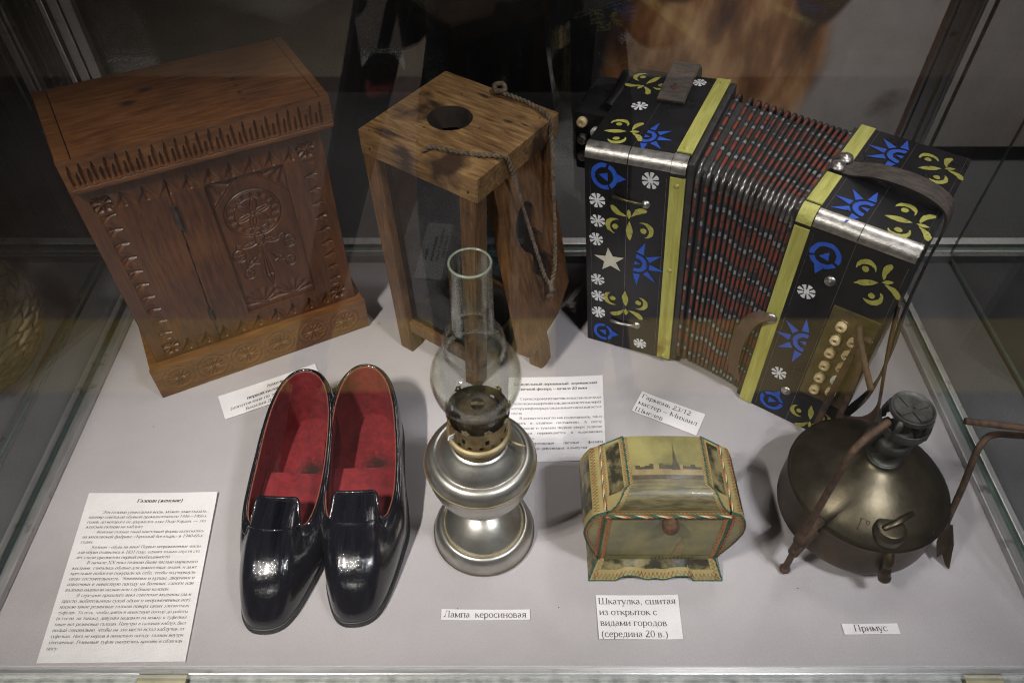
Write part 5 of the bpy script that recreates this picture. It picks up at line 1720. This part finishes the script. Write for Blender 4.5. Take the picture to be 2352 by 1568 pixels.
# burner: pipe, bowl, open ring on columns, embossed cap
bur = mesh('burner', lathe(smooth_prof([(.0150, .1140), (.0155, .1165), (.0125, .1185), (.0105, .1220), (.0110, .1290), (.0150, .1340), (.0168, .1390), (.0160, .1440), (.0130, .1475), (.0118, .1520), (.0132, .1560), (.0105, .1600), (.0080, .1640), (.0080, .1820)], 3), 40), M['p_iron'], pri, smooth=True)
for k in range(2):
    s = 1 if k else -1
    mesh('burner_tube', tube(spline([(s * .010, .002, .128), (s * .0185, .003, .133), (s * .0205, .002, .146), (s * .017, .001, .160), (s * .012, 0, .167)], 5), .0062, 10), M['p_iron'], bur, smooth=True)
mesh('outer_ring', lathe(smooth_prof([(.0185, .1590), (.0212, .1620), (.0218, .1670), (.0216, .1715), (.0206, .1718), (.0207, .1670), (.0200, .1632), (.0180, .1605)], 3), 48), M['p_iron'], bur, smooth=True)
for k in range(4):
    a = R(45 + 90 * k)
    mesh('column', tube([(.019 * math.cos(a), .019 * math.sin(a), .1610), (.0195 * math.cos(a), .0195 * math.sin(a), .1730), (.0165 * math.cos(a), .0165 * math.sin(a), .1850)], [.0042, .0030, .0042], 8, flat=.6), M['p_iron'], bur, smooth=True)
cap = mesh('flame_cap', lathe(smooth_prof([(.0001, .1875), (.0090, .1874), (.0150, .1872), (.0172, .1885), (.0184, .1888), (.0190, .1872), (.0188, .1840), (.0178, .1825), (.0150, .1815), (.0001, .1815)], 3), 48), M['p_iron'], bur, smooth=True)
for k in range(4):
    a = R(20 + 90 * k)
    v, f = box(.001, .0150, -.0032, .0032, .1872, .1888, .0007)
    mesh('cap_rib', ([(x * math.cos(a) - y * math.sin(a), x * math.sin(a) + y * math.cos(a), z) for x, y, z in v], f), M['p_iron'], bur)
# filler cap with lever and the valve below it
fc = mesh('filler_cap', lathe(smooth_prof([(.0150, .0780), (.0152, .0850), (.0146, .0875), (.0136, .0890), (.0130, .0900), (.0120, .0912), (.0070, .0918), (.0001, .0919)], 3), 40), M['p_brass'], pri, smooth=True, loc=(-.004, -.0600, .0015))
mesh('cap_lever', tube([(-.0085, -.0030, .0925), (.0060, .0030, .0935), (.0205, .0095, .0985)], [.0013, .0016, .0011], 8, flat=2.0), M['p_brass'], fc, smooth=True)
mesh('valve', tube(spline([(-.0020, -.0700, .0700), (-.0015, -.0790, .0620), (-.0010, -.0795, .0520), (.0005, -.0815, .0430), (.0020, -.0850, .0350)], 5), [.0050] * 8 + [.0034] * 4 + [.0055] * 5 + [.0062, .0058, .0052, .0030], 12), M['p_dark'], pri, smooth=True)


def rel(*p): return tuple(np.array(p) - np.array((PX, PY, 0)))


mesh('leg', tube(spline([rel(.2685, .3470, .004), rel(.2675, .3462, .020), rel(.2672, .3460, .090), rel(.2672, .3460, .170), rel(.2680, .3465, .198), rel(.2735, .3510, .2090), rel(.2860, .3600, .2125), rel(.3040, .3725, .2125)], 5), .0031, 10), M['rusty'], pri, smooth=True)
v, f = lathe([(.0001, .0055), (.0035, .0045), (.0052, .0012), (.0052, -.0012), (.0035, -.0045), (.0001, -.0055)], 16)
mesh('leg_foot', ([(x + rel(.2685, .3470, 0)[0], y + rel(.2685, .3470, 0)[1], z + .0052) for x, y, z in v], f), M['rusty'], pri, smooth=True)
mesh('leg_bracket', tube([rel(.2668, .3455, .062), rel(.2695, .3478, .074), rel(.2745, .3515, .084), rel(.2840, .3590, .076)], [.0062, .0068, .0062, .0060], 10), M['rusty'], pri, smooth=True)
mesh('leg_bracket', tube([rel(.2668, .3455, .040), rel(.2700, .3480, .052), rel(.2860, .3600, .058)], [.0052, .0058, .0050], 10), M['rusty'], pri, smooth=True)
mesh('leg', tube(spline([rel(.4190, .3660, .030), rel(.4175, .3710, .050), rel(.4150, .3800, .100), rel(.4125, .3880, .138), rel(.4150, .3930, .150), rel(.4250, .3990, .1570), rel(.4490, .3960, .1600), rel(.5000, .3880, .1640)], 5), .0030, 10), M['rusty'], pri, smooth=True)
fin = [rel(.4140, .3700, .050), rel(.4240, .3700, .050), rel(.4320, .3620, .026), rel(.4330, .3490, .001), rel(.4290, .3520, .004), rel(.4240, .3580, .014), rel(.4200, .3570, .010), rel(.4150, .3640, .028)]
V = fin + [(x - .0012, y - .0012, z + .0008) for x, y, z in fin]
n = len(fin)
mesh('leg_foot', (V, [tuple(range(n)), tuple(range(2 * n - 1, n - 1, -1))] + [(i, n + i, n + (i + 1) % n, (i + 1) % n) for i in range(n)]), M['p_dark'], pri)
mesh('leg_bracket', tube([rel(.4180, .3710, .046), rel(.4130, .3740, .060), rel(.4060, .3790, .062)], [.0050, .0056, .0050], 10), M['p_dark'], pri, smooth=True)
a3 = R(97)
l3 = (PX + .098 * math.cos(a3), PY + .098 * math.sin(a3))
mesh('leg', tube(spline([rel(l3[0], l3[1], .002), rel(l3[0], l3[1], .10), rel(l3[0] + .002, l3[1] - .002, .165), rel(l3[0] + .006, l3[1] - .010, .178)], 5), .0034, 10), M['rusty'], pri, smooth=True)
mesh('leg', tube([rel(.3830, .3900, .1900), rel(.4330, .3862, .1850), rel(.5000, .3800, .1790)], .0031, 10), M['rusty'], pri, smooth=True)
mesh('leg', tube(spline([rel(.500, .3880, .1640), rel(.514, .3865, .1660), rel(.518, .3840, .1720), rel(.512, .3810, .1770), rel(.500, .3800, .1790)], 5), .0035, 10), M['rusty'], pri, smooth=True)

# ------------------------------------------------------------------ pair of galoshes
M['rubber'] = pmat('black_lacquered_rubber', (.0035, .0035, .0055), (.008, .008, .012), 30, .10, coat=.6, rvar=.05, stretch=(10, .5, 3), bump=.20, bscale=110, spec=.4, spots=((.020, .019, .024), 26, .64, (5, .4, 1)))
M['felt'] = wood('red_felt', (.105, .006, .009), (.165, .010, .013), (.225, .018, .021), (4, 4, 4), rough=.9, coat=0, knots_or_shade=[(.010, .171, .008, .021, .019, .018)])  # the dark spot is painted shade for the hollow heel pocket
M['felt_edge'] = pmat('worn_felt_edge', (.16, .03, .018), (.24, .07, .04), 160, .95, bump=.6)
M['sole'] = pmat('rubber_sole', (.010, .010, .012), (.020, .020, .022), 60, .45, bump=.2)

#        rim x, y, z            sole outline x, y
PAIRS = [((0, .1090, .0575), (0, 0)), ((.010, .1092, .0572), (.0115, .0015)), ((.0175, .1100, .0560), (.0215, .0075)), ((.0205, .1065, .0535), (.0285, .0185)), ((.0218, .0965, .0485), (.0345, .0350)),
         ((.0255, .0875, .0440), (.0395, .0535)), ((.0325, .0905, .0435), (.0438, .0730)), ((.0375, .1070, .0465), (.0470, .0920)), ((.0390, .1280, .0500), (.0445, .1180)), ((.0385, .1550, .0550), (.0400, .1480)),
         ((.0360, .1850, .0610), (.0375, .1800)), ((.0320, .2130, .0675), (.0355, .2120)), ((.0245, .2360, .0735), (.0290, .2370)), ((.0130, .2500, .0775), (.0160, .2515)), ((0, .2540, .0785), (0, .2560)),
         ((-.0130, .2500, .0775), (-.0165, .2510)), ((-.0245, .2360, .0735), (-.0290, .2365)), ((-.0310, .2130, .0675), (-.0350, .2110)), ((-.0335, .1850, .0610), (-.0365, .1800)), ((-.0335, .1550, .0550), (-.0360, .1480)),
         ((-.0335, .1280, .0500), (-.0350, .1180)), ((-.0325, .1070, .0465), (-.0345, .0900)), ((-.0295, .0925, .0438), (-.0335, .0700)), ((-.0250, .0885, .0440), (-.0292, .0520)), ((-.0222, .0970, .0485), (-.0268, .0360)),
         ((-.0205, .1065, .0535), (-.0222, .0205)), ((-.0175, .1100, .0560), (-.0170, .0085)), ((-.010, .1092, .0572), (-.0095, .0018))]


def galosh(label, loc, rz, mirror=1):
    g_ = thing('galosh', label, 'galosh', loc, rz, 'pair of ladies galoshes')
    rimc = np.array(spline([p[0] for p in PAIRS], 7, True))
    outc = np.array(spline([(*p[1], .0045) for p in PAIRS], 7, True))
    n = len(rimc)
    nv = 18
    V, F = [], []
    for j in range(nv + 1):
        a = math.pi / 2 * j / nv
        for i in range(n):
            r, o_ = rimc[i], outc[i]
            toe = max(0, min(1, (.10 - o_[1]) / .10))
            k = math.sin(a) ** (1.0 - .12 * toe)
            pxy = r[:2] + (o_[:2] - r[:2]) * k
            side = 1 - toe
            bul = side * .0035 * math.sin(2 * a)
            d = o_[:2] - np.array((0.003, .13))
            d = d / (np.linalg.norm(d) + 1e-9)
            z = o_[2] + (r[2] - o_[2]) * (math.cos(a) ** (.95 + .15 * toe))
            V.append((pxy[0] + d[0] * bul, pxy[1] + d[1] * bul, z))
    for j in range(nv):
        for i in range(n): F.append((j * n + i, (j + 1) * n + i, (j + 1) * n + (i + 1) % n, j * n + (i + 1) % n))
    mesh('upper', (V, F), M['rubber'], g_, smooth=True)
    # rolled double rim
    mesh('rim', tube([(*p[:2], p[2] + .0006) for p in rimc], .0019, 8, closed=True), M['rubber'], g_, smooth=True)
    low = [V[3 * n + i] for i in range(n)]
    mesh('rim', tube([(x, y, z + .0002) for x, y, z in low], .0013, 6, closed=True), M['rubber'], g_, smooth=True)
    # lining
    cen = np.array((.002, .150))
    V, F = [], []
    nl = 12
    for j in range(nl + 1):
        k = j / nl
        for i in range(n):
            r, o_ = rimc[i], outc[i]
            q = r[:2] + (cen - r[:2]) * .035
            tgt = cen + (np.array((o_[0], max(o_[1], .07))) - cen) * .84
            kk = k ** 1.4
            p = q + (tgt - q) * kk
            V.append((p[0], p[1], (r[2] + .0002) * (1 - k) + .008 * k if j else r[2] + .0010))
    for j in range(nl):
        for i in range(n): F.append((j * n + i, j * n + (i + 1) % n, (j + 1) * n + (i + 1) % n, (j + 1) * n + i))
    F.append(tuple(nl * n + i for i in range(n)))
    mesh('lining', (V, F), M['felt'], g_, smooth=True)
    mesh('felt_edge', tube([(p[0] + (cen[0] - p[0]) * .05, p[1] + (cen[1] - p[1]) * .02, p[2] + .0004) for p in rimc], .0011, 6, closed=True), M['felt_edge'], g_, smooth=True)
    # insole over the ball of the foot; behind it the lining drops, the heel pocket's shade painted into its felt
    ins = [(cen[0] + (o_[0] - cen[0]) * .84, o_[1]) for o_ in outc if .05 < o_[1] < .158]
    ins.sort(key=lambda p: math.atan2(p[1] - .10, p[0]))
    v, f = extrude([ins], .0200, .0275)
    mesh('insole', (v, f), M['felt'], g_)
    # sole plate with a notched edge
    m_ = 4
    so = []
    for i in range(n):
        for k in range(m_):
            p = outc[i][:2] + (outc[(i + 1) % n][:2] - outc[i][:2]) * k / m_
            d = p - np.array((.003, .12))
            d = d / np.linalg.norm(d)
            so.append(p + d * (.0016 + (.0006 if (i * m_ + k) % 4 < 2 else 0)))
    v, f = extrude([[tuple(p) for p in so]], 0, .0052)
    mesh('sole', (v, f), M['sole'], g_)
    mesh('welt', tube([(p[0], p[1], .0056) for p in outc], .0016, 6, closed=True), M['sole'], g_, smooth=True)
    return g_


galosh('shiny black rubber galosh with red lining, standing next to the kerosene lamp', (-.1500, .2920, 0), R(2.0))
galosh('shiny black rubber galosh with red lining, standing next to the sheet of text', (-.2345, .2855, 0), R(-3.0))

# ------------------------------------------------------------------ woven bast basket in the next bay
M['bast'] = pmat('woven_bast', (.20, .15, .085), (.38, .30, .18), 60, .7, bump=.4, bscale=200, contrast=(.3, .7))
bas = thing('woven_basket', 'woven bast basket beyond the glass, behind the wooden cabinet', 'basket', (-.680, .615, 0))
def bsk(u, v, off):
    """u round the basket, v from rim to base"""
    a = u * 2 * math.pi
    r = .112 * (math.sin(math.pi * (.18 + .62 * v)) ** .55) + off
    return (r * 1.1 * math.cos(a), r * math.sin(a), .004 + .125 * (1 - v))
NS = 22
for fam in (1, -1):
    for k in range(NS):
        V, F = [], []
        ns = 60
        for i in range(ns + 1):
            v = i / ns
            u = (k + fam * v * 7.0) / NS
            off = .0022 * fam * math.cos(math.pi * (v * 14.0))
            w = .46 / NS
            for du, dv, o2 in ((-w, 0, -.0004), (-w * .5, 0, .0012), (w * .5, 0, .0012), (w, 0, -.0004)): V.append(bsk(u + du, v, off + o2))
        for i in range(ns):
            for q in range(3): F.append((i * 4 + q, i * 4 + q + 1, i * 4 + q + 5, i * 4 + q + 4))
        mesh('bast_strip', (V, F), M['bast'], bas, smooth=True)
mesh('inner_wall', lathe([(.001, .004)] + [(math.hypot(*bsk(0, v, -.006)[:2]) / 1.1, bsk(0, v, 0)[2]) for v in np.linspace(1, 0, 12)], 40), M['leather_b'], bas, smooth=True)
mesh('basket_rim', tube([bsk(u, .0, .001) for u in np.linspace(0, 1, 60, endpoint=False)], .006, 8, closed=True), M['bast'], bas, smooth=True)

# ------------------------------------------------------------------ the photographer's tripod, seen mirrored in the front pane
tri = thing('camera_tripod', 'black camera tripod standing before the case, mirrored in the front pane', 'tripod', (-.02, -.06, -.85))
def trel(x, y, z): return (x + .02, y + .06, z + .85)
for p0, p1 in (((-.075, -.01, .52), (-.53, -.375, -.847)), ((.03, -.05, .52), (.30, -.60, -.847)), ((-.02, -.08, .52), (-.02, -.80, -.847))):
    a, b = np.array(p0), np.array(p1)
    m1, m2 = a + (b - a) * .42, a + (b - a) * .72
    lg = mesh('leg', tube([trel(*a), trel(*m1), trel(*(m1 + (b - a) * .004)), trel(*m2), trel(*(m2 + (b - a) * .004)), trel(*b)], [.019, .019, .0155, .0155, .012, .012], 10), M['black_metal'], tri)
    for m in (m1, m2): mesh('leg_clamp', tube([trel(*(m - (b - a) * .02)), trel(*(m + (b - a) * .012))], .024, 10), M['black_metal'], lg)
mesh('head', tube([trel(-.02, -.06, .46), trel(-.02, -.06, .58), trel(-.01, -.06, .60), trel(0, -.06, .63)], [.042, .042, .028, .028], 14), M['black_metal'], tri)
mesh('column', tube([trel(-.02, -.06, .12), trel(-.02, -.06, .46)], .014, 12), M['black_metal'], tri)

# ------------------------------------------------------------------ the photographer behind the tripod, seen mirrored in the front pane
M['denim'] = pmat('dark_denim', (.010, .012, .022), (.020, .024, .040), 80, .9, bump=.3)
M['jacket'] = pmat('black_jacket', (.008, .008, .009), (.015, .015, .016), 40, .9)
M['skin'] = pmat('skin', (.36, .22, .16), (.42, .26, .19), 30, .5)
M['hair'] = pmat('dark_hair', (.010, .008, .006), (.025, .018, .014), 200, .6)
per = thing('person', 'person in dark jeans and black jacket bending over the camera, mirrored in the front pane', 'person', (.02, -.62, -.85))


def skinned(name, verts, edges, mats, parent, sub=2, root=0):
    me = bpy.data.meshes.new(name)
    me.from_pydata([v[:3] for v in verts], edges, [])
    o = bpy.data.objects.new(name, me)
    COL.objects.link(o)
    o.parent = parent
    bpy.context.view_layer.objects.active = o
    o.modifiers.new('skin', 'SKIN')
    sk = me.skin_vertices[0].data
    for i, v in enumerate(verts):
        sk[i].radius = (v[3], v[4] if len(v) > 4 else v[3])
        sk[i].use_root = i == root
    md = o.modifiers.new('sub', 'SUBSURF')
    md.levels = md.render_levels = sub
    dg = bpy.context.evaluated_depsgraph_get()
    ev = o.evaluated_get(dg)
    m2 = bpy.data.meshes.new_from_object(ev)
    o.modifiers.clear()
    o.data = m2
    m2.materials.clear()
    for m in mats: m2.materials.append(m)
    m2.polygons.foreach_set('use_smooth', [True] * len(m2.polygons))
    return o


bv = [(0, .02, .95, .15, .11), (0, .06, 1.08, .14, .10), (0, .15, 1.24, .15, .11), (0, .25, 1.36, .16, .10), (0, .31, 1.43, .06, .06), (0, .34, 1.48, .055, .055),
      (-.10, .0, .88, .092), (-.115, .02, .66, .078), (-.12, .05, .48, .060), (-.125, .02, .28, .056), (-.13, .0, .09, .042), (-.135, .04, .035, .040, .035), (-.145, .16, .03, .042, .028),
      (.10, .0, .88, .092), (.115, .02, .66, .078), (.12, .05, .48, .060), (.125, .02, .28, .056), (.13, .0, .09, .042), (.135, .04, .035, .040, .035), (.145, .16, .03, .042, .028),
      (-.165, .24, 1.36, .058), (-.165, .14, 1.10, .046), (-.12, .36, 1.27, .036), (-.13, .50, 1.40, .032), (.165, .24, 1.36, .058), (.165, .14, 1.10, .046), (.12, .36, 1.27, .036), (.13, .50, 1.40, .032)]
be = [(0, 1), (1, 2), (2, 3), (3, 4), (4, 5), (0, 6), (6, 7), (7, 8), (8, 9), (9, 10), (10, 11), (11, 12), (0, 13), (13, 14), (14, 15), (15, 16), (16, 17), (17, 18), (18, 19), (3, 20), (20, 21), (21, 22), (22, 23), (3, 24), (24, 25), (25, 26), (26, 27)]
body = skinned('body', bv, be, [M['jacket'], M['denim'], M['sole'], M['skin']], per)
for p in body.data.polygons:
    c = p.center
    p.material_index = 2 if c.z < .085 else (1 if c.z < .98 else (3 if (c.z > 1.45 and abs(c.x) < .1) else 0))
hd = [(0, .36, 1.50, .060, .070), (0, .39, 1.56, .074, .090), (0, .40, 1.62, .076, .095), (0, .39, 1.68, .058, .070)]
head = skinned('head', hd, [(0, 1), (1, 2), (2, 3)], [M['skin'], M['hair']], per)
for p in head.data.polygons:
    c = p.center
    p.material_index = 1 if (c.z > 1.62 or (c.y < .36 and c.z > 1.53)) else 0
for sx in (-1, 1):
    v, f = lathe([(.0001, .010), (.007, .007), (.010, 0), (.007, -.007), (.0001, -.010)], 12)
    mesh('eye', ([(x + sx * .031, y + .462, z + 1.585) for x, y, z in v], f), M['bone_w'], head, smooth=True)
    mesh('ear', tube([(sx * .074, .385, 1.555), (sx * .086, .380, 1.575), (sx * .080, .385, 1.605)], [.010, .014, .008], 8), M['skin'], head, smooth=True)
    hv = [(sx * .13, .50, 1.40, .030, .022), (sx * .118, .535, 1.430, .038, .020), (sx * .108, .560, 1.455, .036, .018)]
    he = [(0, 1), (1, 2)]
    for k in range(4):
        b = len(hv)
        off = (k - 1.5) * .017
        l = (.026, .031, .029, .022)[k]
        hv += [(sx * (.106 + off * .7), .563 + off * .3, 1.460 - off, .0085), (sx * (.098 + off * .7), .575, 1.460 - off + l * .5, .008), (sx * (.082 + off * .6), .578, 1.464 - off + l * .6, .007)]
        he += [(2, b), (b, b + 1), (b + 1, b + 2)]
    b = len(hv)
    hv += [(sx * .098, .535, 1.440, .0095), (sx * .080, .545, 1.455, .0085), (sx * .068, .558, 1.468, .007)]
    he += [(1, b), (b, b + 1), (b + 1, b + 2)]
    skinned('hand', hv, he, [M['skin']], per)
mesh('nose', tube([(0, .478, 1.585), (0, .498, 1.560), (0, .488, 1.548)], [.006, .012, .008], 8), M['skin'], head, smooth=True)
mesh('mouth', tube([(-.022, .474, 1.525), (0, .484, 1.524), (.022, .474, 1.525)], [.002, .0045, .002], 8), M['felt_edge'], head, smooth=True)
